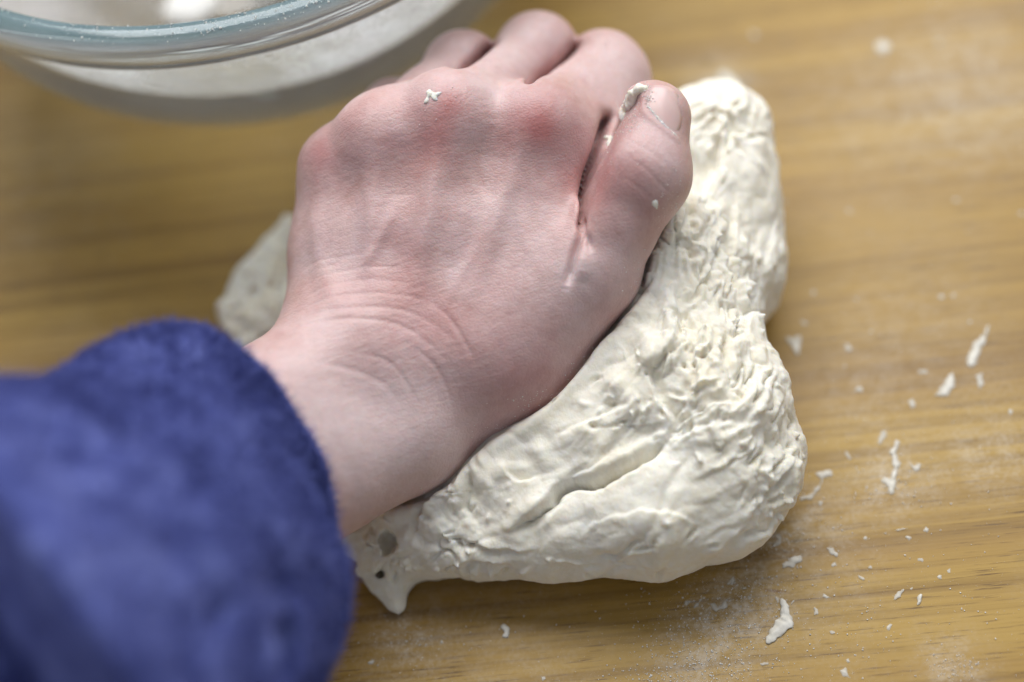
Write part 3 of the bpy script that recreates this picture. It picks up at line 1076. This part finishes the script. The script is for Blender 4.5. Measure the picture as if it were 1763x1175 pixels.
    if h:
        disp -= 4.0 * np.exp(-(np.linalg.norm(v - h[0][0], axis=1) / 8) ** 2)
    # --- torn, ragged patches against smooth stretched skin
    torn = np.zeros(len(v), np.float32)
    for px, py, r, a in ((1215, 480, 20, 1), (1215, 620, 17, 1), (1255, 715, 15, 1), (1335, 800, 12, 1), (1195, 390, 13, .9), (1240, 210, 13, .9), (650, 960, 12, .7), (780, 960, 14, .6),
                         (1300, 640, 12, .8), (790, 840, 9, .6), (1110, 700, 12, .5), (1300, 480, 14, .4), (430, 540, 15, .7), (1340, 890, 9, .7), (1080, 970, 10, .35)):
        h = on_surface(bvh, [(px, py)])
        if h:
            torn = np.maximum(torn, a * np.exp(-(np.linalg.norm(v - h[0][0], axis=1) / r) ** 2))
    torn = np.clip(torn * (1 + 1.1 * noise(v * 0.10, 40)) + 0.06 + 0.15 * noise(v * 0.05, 39), 0.05, 1.1)
    w1 = np.stack([noise(v * 0.05, 31), noise(v * 0.05, 32), noise(v * 0.05, 33)], 1) * 9
    w2 = np.stack([noise(v * 0.16, 34), noise(v * 0.16, 35), noise(v * 0.16, 36)], 1) * 4.2
    q1 = v + w1 + w2
    right = smoothstep(-14, 16, v[:, 1] + 0.15 * v[:, 0])

    def streak(ang, along, across, seed):
        ca, sa = math.cos(ang), math.sin(ang)
        a, b = q1[:, 0] * ca + q1[:, 1] * sa, -q1[:, 0] * sa + q1[:, 1] * ca
        return noise(np.stack([a * along, b * across + q1[:, 2] * across * 0.5, q1[:, 2] * across * 0.4], 1), seed)
    s1 = streak(1.35, 0.045, 0.12, 41) * right + streak(0.45, 0.045, 0.11, 42) * (1 - right)
    s2 = streak(1.15, 0.09, 0.30, 43) * right + streak(0.65, 0.09, 0.27, 44) * (1 - right)
    s3 = streak(1.5, 0.22, 0.62, 45)
    bil = lambda x: np.sqrt(x * x + 0.0016)            # rounded lobes with sharp valleys
    disp += (2.6 + 1.2 * torn) * (bil(s1) - 0.2) + (0.3 + 2.2 * torn) * (bil(s2) - 0.2) + (0.05 + 0.8 * torn) * (bil(s3) - 0.2)
    tear = np.exp(-(s2 / 0.05) ** 2) * smoothstep(0.0, 0.3, noise(v * 0.09, 47)) * smoothstep(0.3, 0.8, torn)
    disp -= 1.6 * tear
    disp += (0.5 + 0.6 * torn) * noise(v * 0.20, 48) + (0.12 + 0.40 * torn) * noise(v * 0.5, 49) + (0.06 + 0.20 * torn) * noise(v * 1.0, 50)
    shred = smoothstep(0.26, 0.36, noise(q1 * np.array([0.36, 0.20, 0.3], np.float32), 51)) * smoothstep(0.2, 0.6, torn)
    disp += 1.1 * shred
    # torn strands and slits, running with the stretch
    r3 = random.Random(5)
    for px, py, sx, sy, ang, cnt in ((1215, 470, 35, 60, 1.75, 34), (1215, 610, 45, 50, 1.9, 34), (1260, 710, 45, 35, 2.5, 26), (1335, 800, 22, 45, 1.9, 20), (1190, 380, 18, 45, 1.7, 14), (1245, 220, 25, 30, 1.3, 12), (1300, 480, 25, 60, 1.7, 12),
                                     (800, 850, 40, 40, 1.9, 16), (700, 960, 25, 25, 1.7, 6), (1060, 690, 45, 35, 2.6, 12), (960, 960, 130, 18, 3.0, 12), (430, 540, 25, 45, 1.6, 3), (1200, 930, 60, 30, 2.7, 8)):
        for _ in range(cnt):
            x, y = r3.gauss(px, sx), r3.gauss(py, sy)
            a = ang + r3.gauss(0, 0.35)
            ln = r3.uniform(12, 48)
            bend = r3.gauss(0, 0.5)
            q = [(x, y), (x + math.cos(a) * ln * 0.5, y + math.sin(a) * ln * 0.5), (x + math.cos(a) * ln * 0.5 + math.cos(a + bend) * ln * 0.5, y + math.sin(a) * ln * 0.5 + math.sin(a + bend) * ln * 0.5)]
            if r3.random() < 0.5:
                crease(v, disp, bvh, q, r3.uniform(0.5, 1.0), -r3.uniform(0.5, 1.3), taper=0.45)
            else:
                crease(v, disp, bvh, q, r3.uniform(0.45, 0.75), r3.uniform(0.6, 1.7), taper=0.45, lip=0.15)
    # pressed down under the skin, pushed up just beside it
    hd = np.full(len(v), 99.0, np.float32)
    nz = np.nonzero((v[:, 2] > 9) & (n[:, 2] > -0.5))[0]
    hd[nz] = hand_sdf(v[nz])
    disp += 1.6 * np.exp(-((hd - 3.2) / 1.8) ** 2) - 2.2 * np.exp(-(np.maximum(hd, 0) / 1.1) ** 2) * (hd < 3)
    env = smoothstep(0.3, 4.0, v[:, 2])
    v2 = v + n * (disp * env)[:, None]
    v2[:, 2] = np.maximum(v2[:, 2], 0.15)
    set_co(me, v2)
    return add_obj("bread_dough", me, DOUGH, label="shaggy cream lump of bread dough folded under the hand on the board", category="dough"), bvh


dough, dough_bvh = build_dough()

# ------------------------------------------------------------------ the sleeve


def build_sleeve():
    st = [(408, 796, -20, 31.2, 25), (326, 846, -32, 37.6, 31), (238, 958, -48, 46, 39), (50, 1110, -70, 54, 45), (-300, 1330, -95, 54, 50), (-700, 1580, -130, 56, 52)]
    C = np.array([P(*t[:3]) for t in st]); W = np.array([[t[3], t[4]] for t in st])
    M, N = 240, 220
    u = np.linspace(0, len(st) - 1.001, M)

    def cr(A, t):
        i = int(t); f = t - i
        a, b = A[max(i - 1, 0)], A[i]
        c, d = A[min(i + 1, len(A) - 1)], A[min(i + 2, len(A) - 1)]
        return 0.5 * (2 * b + (c - a) * f + (2 * a - 5 * b + 4 * c - d) * f * f + (3 * b - a - 3 * c + d) * f ** 3)
    th = np.linspace(0, 2 * np.pi, N, endpoint=False)
    rings = []
    frames = []
    for t in u:
        c, w = cr(C, t), cr(W, t)
        w = w + 2.5 * math.exp(-((t - 3.05) / 0.12) ** 2) - 34.0 * float(smoothstep(0.0, 0.02, t - 3.12))   # edge of the rolled-back cuff
        ax = cr(C, min(t + 0.05, len(st) - 1.001)) - cr(C, max(t - 0.05, 0)); ax /= np.linalg.norm(ax)
        sd = np.cross(ax, FWD); sd /= np.linalg.norm(sd)
        dn = np.cross(sd, ax)
        frames.append((c, ax, sd, dn, w))
        rings.append(c + np.cos(th)[:, None] * sd * w[0] + np.sin(th)[:, None] * dn * w[1])
    # rolled hem and inside lining first, then the outside
    pre = []
    c, ax, sd, dn, w = frames[0]
    for back, dr in ((34, -6), (22, -5.5), (12, -5.2), (5, -5.0), (1.2, -4.6), (-1.6, -3.8), (-2.8, -2.4), (-2.6, -1.0), (-1.4, -0.1)):
        pre.append(c + ax * back + np.cos(th)[:, None] * sd * (w[0] + dr) + np.sin(th)[:, None] * dn * (w[1] + dr))
    allr = np.array(pre + rings)
    R = len(allr)
    V = allr.reshape(-1, 3)
    i, j = np.meshgrid(np.arange(R - 1), np.arange(N), indexing='ij')
    jn = (j + 1) % N
    F = np.stack([i * N + j, i * N + jn, (i + 1) * N + jn, (i + 1) * N + j], -1).reshape(-1, 4)
    me = raw_mesh("sleeve", V, F)
    nn = get_no(me)
    out = V - np.repeat(np.array([f[0] for f in [frames[0]] * 9 + frames]), N, axis=0)
    if (nn * out).sum() < 0:
        F = F[:, ::-1]
        bpy.data.meshes.remove(me)
        me = raw_mesh("sleeve", V, F)
    bvh = BVHTree.FromPolygons(V.tolist(), F.tolist())
    bpy.data.meshes.remove(me)
    me = raw_mesh("sleeve", *catmull(V, F))
    v = get_co(me); n = get_no(me)
    disp = np.zeros(len(v), np.float32)
    c = lambda pts, w, d, **k: crease(v, disp, bvh, pts, w, d, **k)
    c([(215, 605), (262, 588), (308, 585), (345, 600)], 9, -1.5, taper=0.4)
    c([(490, 1060), (503, 1110), (498, 1200)], 3.6, 11, taper=0.2, lip=1.5)
    c([(360, 1045), (385, 1052), (400, 1065)], 3.0, 3.5)
    c([(440, 1010), (480, 1000), (530, 990)], 4.0, 2.2)
    c([(60, 690), (160, 690), (260, 740), (320, 770)], 6.0, 2.4)
    c([(0, 760), (110, 770), (200, 820)], 7.0, 2.4)
    c([(300, 640), (380, 720), (440, 800)], 6, -1.2)
    c([(280, 900), (330, 960), (350, 1010)], 6, 1.5)
    disp += 2.6 * noise(v * 0.035, 61) + 1.3 * noise(v * 0.085, 62) + 0.45 * noise(v * 0.2, 63) + 0.2 * noise(v * 0.5, 64)
    set_co(me, v + n * disp[:, None])
    sl = add_obj("sleeve", me, FLEECE, person, label="fuzzy violet blue fleece sleeve pushed back from the wrist")
    # short fibres standing off the fleece
    v = get_co(me); n = get_no(me)
    m = np.nonzero((((v - CAM) * n).sum(1) < 60) & (np.abs(((v - CAM) @ RIGHT) / ((v - CAM) @ FWD)) < 0.38))[0]
    k = rng.choice(m, 70000)
    b = v[k] + rng.normal(0, 0.35, (len(k), 3))
    d = n[k] * rng.uniform(0.6, 1.7, (len(k), 1)) + rng.normal(0, 0.75, (len(k), 3))
    w = np.cross(d, rng.normal(size=(len(k), 3))); w *= 0.13 / np.linalg.norm(w, axis=1, keepdims=True)
    V = np.stack([b - w - n[k] * 0.2, b + w - n[k] * 0.2, b + d], 1).reshape(-1, 3)
    fz = add_obj("fleece_fuzz", raw_mesh("fleece_fuzz", V, np.arange(len(V)).reshape(-1, 3)), FLEECE, sl, kind="stuff")


build_sleeve()

# ------------------------------------------------------------------ the glass bowl
BC = np.array([-37.5, 388.5]) + CAM[:2]
BH, BR = 90.0, 108.3


def bowl_profile():
    a, b, zc = 104.3, 90.5, 81.5
    outer = [(0.0, 2.6), (38, 2.6), (41, 0.8), (44, 0.4), (47.5, 1.6)]
    for z in np.concatenate([np.linspace(4.0, 20, 8), np.linspace(24, 79, 16)]):
        outer.append((a * math.sqrt(max(1 - ((zc - z) / b) ** 2, 0)), z))
    inner = []
    a2, b2 = 100.4, 80.0
    for z in np.concatenate([np.linspace(79, 22, 16), np.linspace(18, 9, 5)]):
        inner.append((a2 * math.sqrt(max(1 - ((zc - z) / b2) ** 2, 0)), z))
    inner += [(30, 7.2), (0, 6.9)]
    rim = [(104.2, 79.3), (105.2, 80.4), (106.8, 81.0), (108.0, 82.2), (108.3, 84.0), (108.3, 87.0), (107.7, 89.0), (106.2, 89.9), (104.0, 90.2), (102.0, 89.9), (100.9, 88.8), (100.5, 86.5), (100.4, 83), (100.4, 80.3), (102.3, 79.2), (104.2, 79.3)]
    return outer, inner, rim


def lathe(name, prof, mat, parent=None, segs=128, **props):
    prof = np.array(prof)
    th = np.linspace(0, 2 * np.pi, segs, endpoint=False)
    V, rows = [], []
    for r, z in prof:
        if r < 1e-6:
            rows.append([len(V)]); V.append((0, 0, z))
        else:
            rows.append(list(range(len(V), len(V) + segs)))
            V += [(r * math.cos(t), r * math.sin(t), z) for t in th]
    F = []
    for a, b in zip(rows, rows[1:]):
        for j in range(segs):
            k = (j + 1) % segs
            if len(a) == 1:
                F.append((a[0], b[k], b[j]))
            elif len(b) == 1:
                F.append((a[j], a[k], b[0]))
            else:
                F.append((a[j], a[k], b[k], b[j]))
    me = bpy.data.meshes.new(name)
    me.from_pydata([tuple(S * c for c in v) for v in V], [], F)
    me.polygons.foreach_set("use_smooth", np.ones(len(me.polygons), bool))
    me.update()
    return add_obj(name, me, mat, parent, **props)


def build_bowl():
    outer, inner, rim = bowl_profile()
    b = lathe("glass_bowl", outer + inner, GLASS, label="clear glass mixing bowl dusted with flour, beside the fingers", category="bowl")
    b.location = (BC[0] * S, BC[1] * S, 0)
    lathe("rim", rim, RIM, b, label="thick teal-tinted glass rim")
    # flour clinging to the inner wall (thin layer just inside the glass)
    prof = [(max(r - 0.35, 0.0), z + 0.15) for r, z in inner if z < 83 and r > 31][::1]
    f = lathe("flour_film", prof, FILM, b, label="white flour clinging to the inside of the glass")
    me = f.data
    v = get_co(me)
    cover = smoothstep(11, 30, v[:, 2]) * (1.0 - 0.7 * smoothstep(-20, 40, v[:, 1]))
    cover = np.maximum(cover, 0.18)
    float_attr(me, "cover", cover)
    # heaps of flour left in the bottom
    def heap(p):
        d = None
        for k in range(6):
            a = 2.4 * k + 4.2
            r = 10 + 5.2 * k
            c = (math.cos(a) * r, math.sin(a) * r * 0.9, 8.0 + 0.0042 * r * r)
            e = ellipsoid(p, c, (9, 8, 3.6))
            d = e if d is None else smin(d, e, 5)
        return d + 1.6 * noise(p * 0.12, 71) + 0.6 * noise(p * 0.4, 72)
    hv, hf = surface_nets(heap, (-62, -62, 0), (62, 62, 26), 1.2)
    # keep the heap inside the glass
    rr = np.hypot(hv[:, 0], hv[:, 1])
    zc, a2, b2 = 81.5, 99.8, 79.4
    zmin = zc - b2 * np.sqrt(np.clip(1 - (rr / a2) ** 2, 0, 1)) + 0.2
    hv[:, 2] = np.maximum(hv[:, 2], zmin)
    hm = raw_mesh("flour_heap", hv, hf)
    h = add_obj("flour_heap", hm, FLOUR, kind="stuff", label="loose white flour left in the bottom of the glass bowl", category="flour")
    h.location = b.location
    # specks on the rim
    pts = []
    r2 = random.Random(3)
    for _ in range(620):
        ang = math.radians(r2.gauss(-76, 22)) if r2.random() < 0.75 else math.radians(r2.uniform(-175, 20))
        rad = r2.uniform(101.0, 107.4)
        z = 90.15 if 102.2 < rad < 106.5 else 89.6
        pts.append((rad * math.cos(ang), rad * math.sin(ang), z, 0.10 + 0.28 * r2.random() ** 3))
    g = grains("rim_flour", pts, FLOUR, b)
    g["kind"] = "stuff"


_oct_v = np.array([(1, 0, 0), (-1, 0, 0), (0, 1, 0), (0, -1, 0), (0, 0, 1), (0, 0, -1)], np.float32)
_oct_f = np.array([(0, 2, 4), (2, 1, 4), (1, 3, 4), (3, 0, 4), (2, 0, 5), (1, 2, 5), (3, 1, 5), (0, 3, 5)])


def grains(name, pts, mat, parent=None):
    """many tiny rough grains in one mesh; pts = (x, y, z, radius)"""
    pts = np.array(pts, np.float32)
    n = len(pts)
    j = rng.normal(1.0, 0.25, (n, 6, 1)).astype(np.float32).clip(0.5, 1.6)
    ang = rng.uniform(0, 6.28, n)
    ca, sa = np.cos(ang)[:, None], np.sin(ang)[:, None]
    o = _oct_v[None] * j
    x = o[..., 0] * ca - o[..., 1] * sa
    y = o[..., 0] * sa + o[..., 1] * ca
    o = np.stack([x, y, o[..., 2] * 0.8], -1) * pts[:, None, 3:4] + pts[:, None, :3]
    F = (_oct_f[None] + 6 * np.arange(n)[:, None, None]).reshape(-1, 3)
    return add_obj(name, raw_mesh(name, o.reshape(-1, 3), F), mat, parent)


build_bowl()

# ------------------------------------------------------------------ scraps of dough left on the board
c7 = lambda pts: [(1100 + x / 2.659, 750 + y / 2.659) for x, y in pts]
c8 = lambda pts: [(1200 + x / 1.5667, y / 1.5667) for x, y in pts]


def poly_sdf(p, poly):
    d = np.full(len(p), 1e9, np.float32)
    inside = np.zeros(len(p), bool)
    n = len(poly)
    for i in range(n):
        a, b = poly[i], poly[(i + 1) % n]
        e, w = b - a, p - a
        h = np.clip((w @ e) / max(e @ e, 1e-9), 0, 1)
        d = np.minimum(d, np.sqrt(((w - h[:, None] * e) ** 2).sum(1)))
        cond = (a[1] > p[:, 1]) != (b[1] > p[:, 1])
        xin = (b[0] - a[0]) * (p[:, 1] - a[1]) / (b[1] - a[1] + 1e-12) + a[0]
        inside ^= cond & (p[:, 0] < xin)
    return np.where(inside, -d, d)


SCRAPS = "dough scraps on the board"


def scrap(poly, label, thick=1.1, seed=0):
    thick *= 0.62
    w = np.array([G(x, y)[:2] for x, y in poly])
    c = w.mean(0)
    q = (w - c).astype(np.float32)
    lo = np.append(q.min(0) - 1.2, -0.4); hi = np.append(q.max(0) + 1.2, thick + 1.2)

    def f(p):
        d2 = poly_sdf(p[:, :2], q) + 0.8 * noise(p * 0.55, 90 + seed) + 0.35 * noise(p * 1.3, 91 + seed)
        top = thick * (0.55 + 1.0 * np.abs(noise(p * 0.35, 92 + seed))) * np.clip(0.35 - d2 * 0.55, 0.25, 1.25)
        return smax(smax(d2, p[:, 2] - top, 0.5), -p[:, 2] - 0.05, 0.2)
    v, fc = surface_nets(f, lo, hi, 0.28)
    v[:, 2] = np.maximum(v[:, 2], 0.04)
    o = add_obj("dough_scrap", raw_mesh("dough_scrap", v, fc), SCRAP, label=label, category="dough scrap", group=SCRAPS)
    o.location = (c[0] * S, c[1] * S, 0)
    return o


def build_scraps():
    L = [
        (c7([(575, 955), (588, 900), (640, 830), (652, 738), (690, 772), (722, 738), (692, 800), (716, 886), (680, 892), (642, 930), (600, 965)]), "largest scrap of dough on the board, forked and ragged, bottom right of the dough", 1.8),
        (c7([(720, 285), (790, 262), (828, 212), (806, 172), (850, 152), (898, 155), (890, 192), (850, 202), (832, 240), (792, 297), (740, 304)]), "long hooked shred of dough just right of the dough lump", 1.1),
        (c7([(1103, 205), (1125, 188), (1148, 200), (1163, 160), (1143, 80), (1175, 18), (1202, 30), (1182, 80), (1202, 130), (1182, 180), (1176, 262), (1150, 278), (1130, 232)]), "tall ragged strand of dough right of the long hooked shred", 1.2),
        (c7([(1226, 108), (1258, 132), (1302, 118), (1292, 158), (1265, 174), (1238, 142)]), "small V-shaped bit of dough beside the tall ragged strand", 1.0),
        (c7([(1112, 454), (1150, 428), (1242, 413), (1238, 432), (1160, 444)]), "thin flat sliver of dough lying sideways below the tall ragged strand", 1.0),
        (c7([(856, 515), (885, 507), (918, 545), (905, 560), (868, 542)]), "bean-shaped crumb of dough right of the leaf-shaped scrap", 1.2),
        (c7([(645, 618), (668, 570), (742, 543), (750, 580), (712, 608), (680, 602)]), "leaf-shaped scrap of dough below the dough's right end", 1.3),
        (c7([(987, 640), (1010, 630), (1038, 660), (1020, 675)]), "small slanted crumb below the bean-shaped crumb", 1.0),
        (c7([(1160, 755), (1178, 703), (1216, 696), (1228, 716), (1195, 748), (1180, 760)]), "lumpy crumb of dough left of the short rod-shaped crumb", 1.0),
        (c7([(1266, 783), (1283, 725), (1304, 718), (1297, 762), (1280, 785)]), "short rod-shaped crumb of dough on the lower right board", 1.3),
        (c7([(1446, 806), (1470, 796), (1466, 765), (1486, 722), (1494, 735), (1480, 768), (1482, 800), (1462, 812)]), "thin S-shaped squiggle of dough near the lower right corner", 0.9),
        (c7([(1460, 968), (1466, 935), (1500, 906), (1505, 932), (1484, 948)]), "comma-shaped crumb of dough lowest on the right", 1.3),
        (c7([(792, 838), (798, 783), (828, 788), (822, 822)]), "small upright crumb just right of the largest scrap", 0.9),
        (c7([(846, 882), (890, 887), (905, 906), (880, 920)]), "flat three-cornered crumb below right of the largest scrap", 0.8),
        (c7([(550, 1045), (575, 1030), (600, 1040), (590, 1056), (565, 1058)]), "oval crumb of dough at the bottom below the largest scrap", 1.1),
        (c7([(325, 770), (350, 762), (362, 782), (400, 755), (406, 790), (372, 800), (358, 820), (338, 800)]), "lumpy little heap of crumbs left of the largest scrap", 1.2),
        (c7([(225, 862), (240, 800), (255, 765), (290, 728), (305, 745), (270, 790), (250, 815), (238, 868)]), "long thin smear of dough left of the lumpy heap", 0.7),
        (c7([(395, 680), (425, 640), (455, 635), (446, 672), (430, 690), (405, 690)]), "small shred by the dark streak under the dough's front", 0.9),
        (c7([(600, 525), (622, 480), (610, 446), (650, 450), (666, 490), (640, 505), (620, 515)]), "pale shred pressed to the board at the dough's lower right edge", 0.8),
        (c7([(932, 75), (955, 66), (982, 112), (955, 122)]), "small lump of dough between the hooked shred and the upper crumbs", 0.9),
        (c7([(1085, 50), (1095, 0), (1125, -20), (1135, 18), (1110, 45)]), "crumb of dough above left of the tall ragged strand", 0.9),
        (c7([(1180, 320), (1200, 302), (1240, 308), (1245, 322)]), "flat crumb at the foot of the tall ragged strand", 0.8),
        (c7([(815, 330), (820, 300), (848, 298), (850, 318)]), "small crumb under the long hooked shred", 0.8),
        (c8([(232, 905), (258, 912), (286, 898), (282, 945), (272, 972), (256, 940)]), "ragged three-pointed shred right of the notch in the dough", 1.0),
        (c8([(386, 918), (412, 925), (428, 948), (404, 954)]), "blurred oval crumb right of the three-pointed shred", 1.0),
        (c8([(720, 988), (738, 932), (792, 872), (786, 912), (752, 990), (735, 998)]), "long pale shred of dough nearest the right edge of the picture", 1.1),
        (c8([(640, 1066), (678, 1010), (694, 996), (698, 1042), (672, 1076)]), "wedge-shaped shred left of the long pale shred's lower end", 1.1),
        (c8([(750, 1012), (772, 1005), (776, 1040), (760, 1056)]), "stubby crumb below the long pale shred", 1.0),
        (c8([(565, 1085), (585, 1070), (600, 1095), (578, 1112)]), "soft round crumb left of the wedge-shaped shred", 0.9),
        ([(858, 1078), (872, 1072), (880, 1085), (878, 1100), (862, 1100), (866, 1090)], "knobbly crumb alone on the board under the dough's front edge", 1.6),
        ([(1508, 76), (1522, 68), (1536, 82), (1522, 97), (1508, 88)], "blurred pale crumb alone near the top right of the board", 1.2),
        ([(1232, 125), (1250, 120), (1272, 140), (1285, 155), (1262, 160), (1240, 145)], "blurred smear of dough behind the dough's back corner", 1.0),
    ]
    for k, (poly, label, th) in enumerate(L):
        scrap(poly, label, th, k)
    # tiny crumbs nobody could tell apart
    dots = c7([(1238, 470), (1285, 568), (1418, 620), (1377, 650), (858, 738), (508, 870), (505, 740), (220, 765), (1145, 880), (945, 1090), (955, 1030), (1250, 700), (1060, 605), (1035, 470), (1315, 430), (895, 590), (480, 700), (635, 750)]) + \
        c8([(470, 895), (660, 800), (690, 800), (430, 810), (315, 790), (155, 95), (575, 320), (398, 988), (605, 1003), (505, 1168), (845, 1110), (435, 1052), (735, 870), (230, 545), (410, 570), (700, 540), (875, 575), (640, 12), (555, 20), (650, 115), (290, 872)]) + \
        [(935, 1168), (760, 1105), (1195, 150), (1210, 148), (640, 1140)]
    base = None
    for k, (px, py) in enumerate(dots):
        if k < 5:
            q = np.array([(math.cos(a) * r, math.sin(a) * r * 0.75) for a, r in ((6.283 * i / 8 + random.uniform(-.3, .3), random.uniform(0.35, 1.15)) for i in range(8))], np.float32)

            def f(p, k=k, q=q):
                d2 = poly_sdf(p[:, :2], q) + 0.3 * noise(p * 1.1, 200 + 7 * k) - 0.12
                top = 0.5 * (0.5 + 1.2 * np.abs(noise(p * 0.8, 230 + k))) * np.clip(0.5 - d2, 0.3, 1.2)
                return smax(smax(d2, p[:, 2] - top, 0.3), -p[:, 2] - 0.05, 0.15)
            v, fc = surface_nets(f, (-2, -2, -0.5), (2, 2, 1.4), 0.17)
            v[:, 2] = np.maximum(v[:, 2], 0.02)
            me = raw_mesh("crumb", v, fc)
            base = (base or []) + [me]
        else:
            me = base[k % 5]
        o = add_obj("crumb", me, SCRAP if k < 5 else None, label="tiny pale dough crumb loose on the open board", category="crumb", group="tiny crumbs on the board")
        w = G(px, py)
        sc = random.uniform(0.65, 1.35)
        o.location = (w[0] * S, w[1] * S, 0)
        o.rotation_euler = (0, 0, random.uniform(0, 6.28))
        o.scale = (sc * random.uniform(0.8, 1.5), sc * random.uniform(0.7, 1.1), sc * 0.7)


def stuck(name, pts, r, label, seed, category="dough flake", bvh=None, rough=0.5):
    """a bit of dough stuck on the skin: short chains of (px,py) lying on the hand"""
    segs = []
    for ch in pts:
        h = [q[0] - q[1] * 0.25 * r for q in on_surface(bvh or hand_bvh, densify(ch, 3))]
        segs += [(a, b) for a, b in zip(h, h[1:])]
    if not segs:
        return
    c = np.mean([a for a, b in segs], axis=0)
    al = np.array([x for ab in segs for x in ab]) - c

    def f(p):
        d = None
        for a, b in segs:
            e = cone(p, a - c, b - c, r, r * 0.7)
            d = e if d is None else smin(d, e, 0.4)
        return d + rough * r * noise(p * 0.6, seed) * 1.6 + rough * r * 0.6 * noise(p * 1.6, seed + 1)
    v, fc = surface_nets(f, al.min(0) - 2 * r - 0.6, al.max(0) + 2 * r + 0.6, 0.2)
    o = add_obj(name, raw_mesh(name, v, fc), DOUGH, label=label, category=category)
    o.location = c * S


def build_stuck():
    stuck("dough_flake", [[(735, 170), (742, 160), (750, 165)], [(742, 162), (739, 155)], [(748, 165), (758, 160)], [(736, 172), (731, 178)], [(744, 166), (752, 172)], [(740, 164), (736, 158)]], 0.36, "ragged flake of dough stuck on the middle knuckle", 301)
    stuck("dough_flake", [[(1128, 350), (1131, 358)]], 0.65, "small pale crumb stuck on the side of the thumb", 303)
    stuck("dough_flake", [[(1074, 200), (1078, 184), (1085, 168), (1096, 156), (1110, 150)], [(1084, 182), (1092, 168)]], 1.3, "strip of dough stuck along the tip of the thumb beside the index finger", 305, rough=0.3)
    stuck("dough_flake", [[(1044, 236), (1050, 240), (1048, 250)]], 0.8, "crumb caught in the gap between thumb and index finger", 309)
    stuck("dough_flake", [[(1116, 184), (1140, 212), (1170, 240)]], 0.30, "white line of flour along the thumbnail's cuticle", 311)


def build_dust():
    r2 = random.Random(11)
    pts = []
    cl = [(1230, 1080, 60, 40, 340), (1200, 1140, 60, 30, 300), (1290, 1060, 60, 50, 200), (1650, 1150, 25, 14, 90), (1540, 830, 40, 25, 130), (1400, 900, 40, 40, 90), (1290, 1010, 40, 14, 90), (700, 1100, 30, 20, 110),
          (1160, 1170, 60, 20, 200), (1500, 1000, 220, 120, 200), (1550, 600, 180, 250, 120), (1620, 180, 60, 60, 140), (1450, 1100, 160, 60, 120), (900, 1090, 200, 50, 90), (1340, 930, 25, 15, 80)]
    for x, y, sx, sy, n in cl:
        for _ in range(n * 4):
            w = G(r2.gauss(x, sx), r2.gauss(y, sy))
            r = 0.045 + 0.22 * r2.random() ** 7
            pts.append((w[0], w[1], r * 0.5, r))
    o = grains("flour_dust", pts, FLOUR)
    o["kind"] = "stuff"; o["label"] = "fine flour dust sprinkled over the board around the dough"; o["category"] = "flour"
    # flour on thumb and first finger
    pts = []
    for x, y, sx, sy, n in ((1090, 215, 16, 22, 260), (1075, 190, 10, 18, 140), (1116, 168, 5, 14, 160), (1030, 110, 22, 16, 110), (1045, 66, 16, 8, 80), (985, 120, 20, 12, 50), (1046, 240, 6, 30, 60), (1030, 640, 30, 30, 200), (960, 700, 40, 15, 260), (880, 745, 40, 10, 160), (1100, 500, 16, 40, 120), (700, 860, 50, 16, 60), (1160, 350, 16, 40, 120), (760, 175, 30, 15, 40)):
        for _ in range(n):
            h = on_surface(hand_bvh, [(r2.gauss(x, sx), r2.gauss(y, sy))])
            if h:
                r = 0.05 + 0.13 * r2.random() ** 2
                q = h[0][0] + h[0][1] * r * 0.3
                pts.append((*q, r))
    o = grains("flour_specks", pts, FLOUR)
    o["kind"] = "stuff"; o["label"] = "flour specks on the thumb and index finger"; o["category"] = "flour"


build_scraps()
build_stuck()
build_dust()
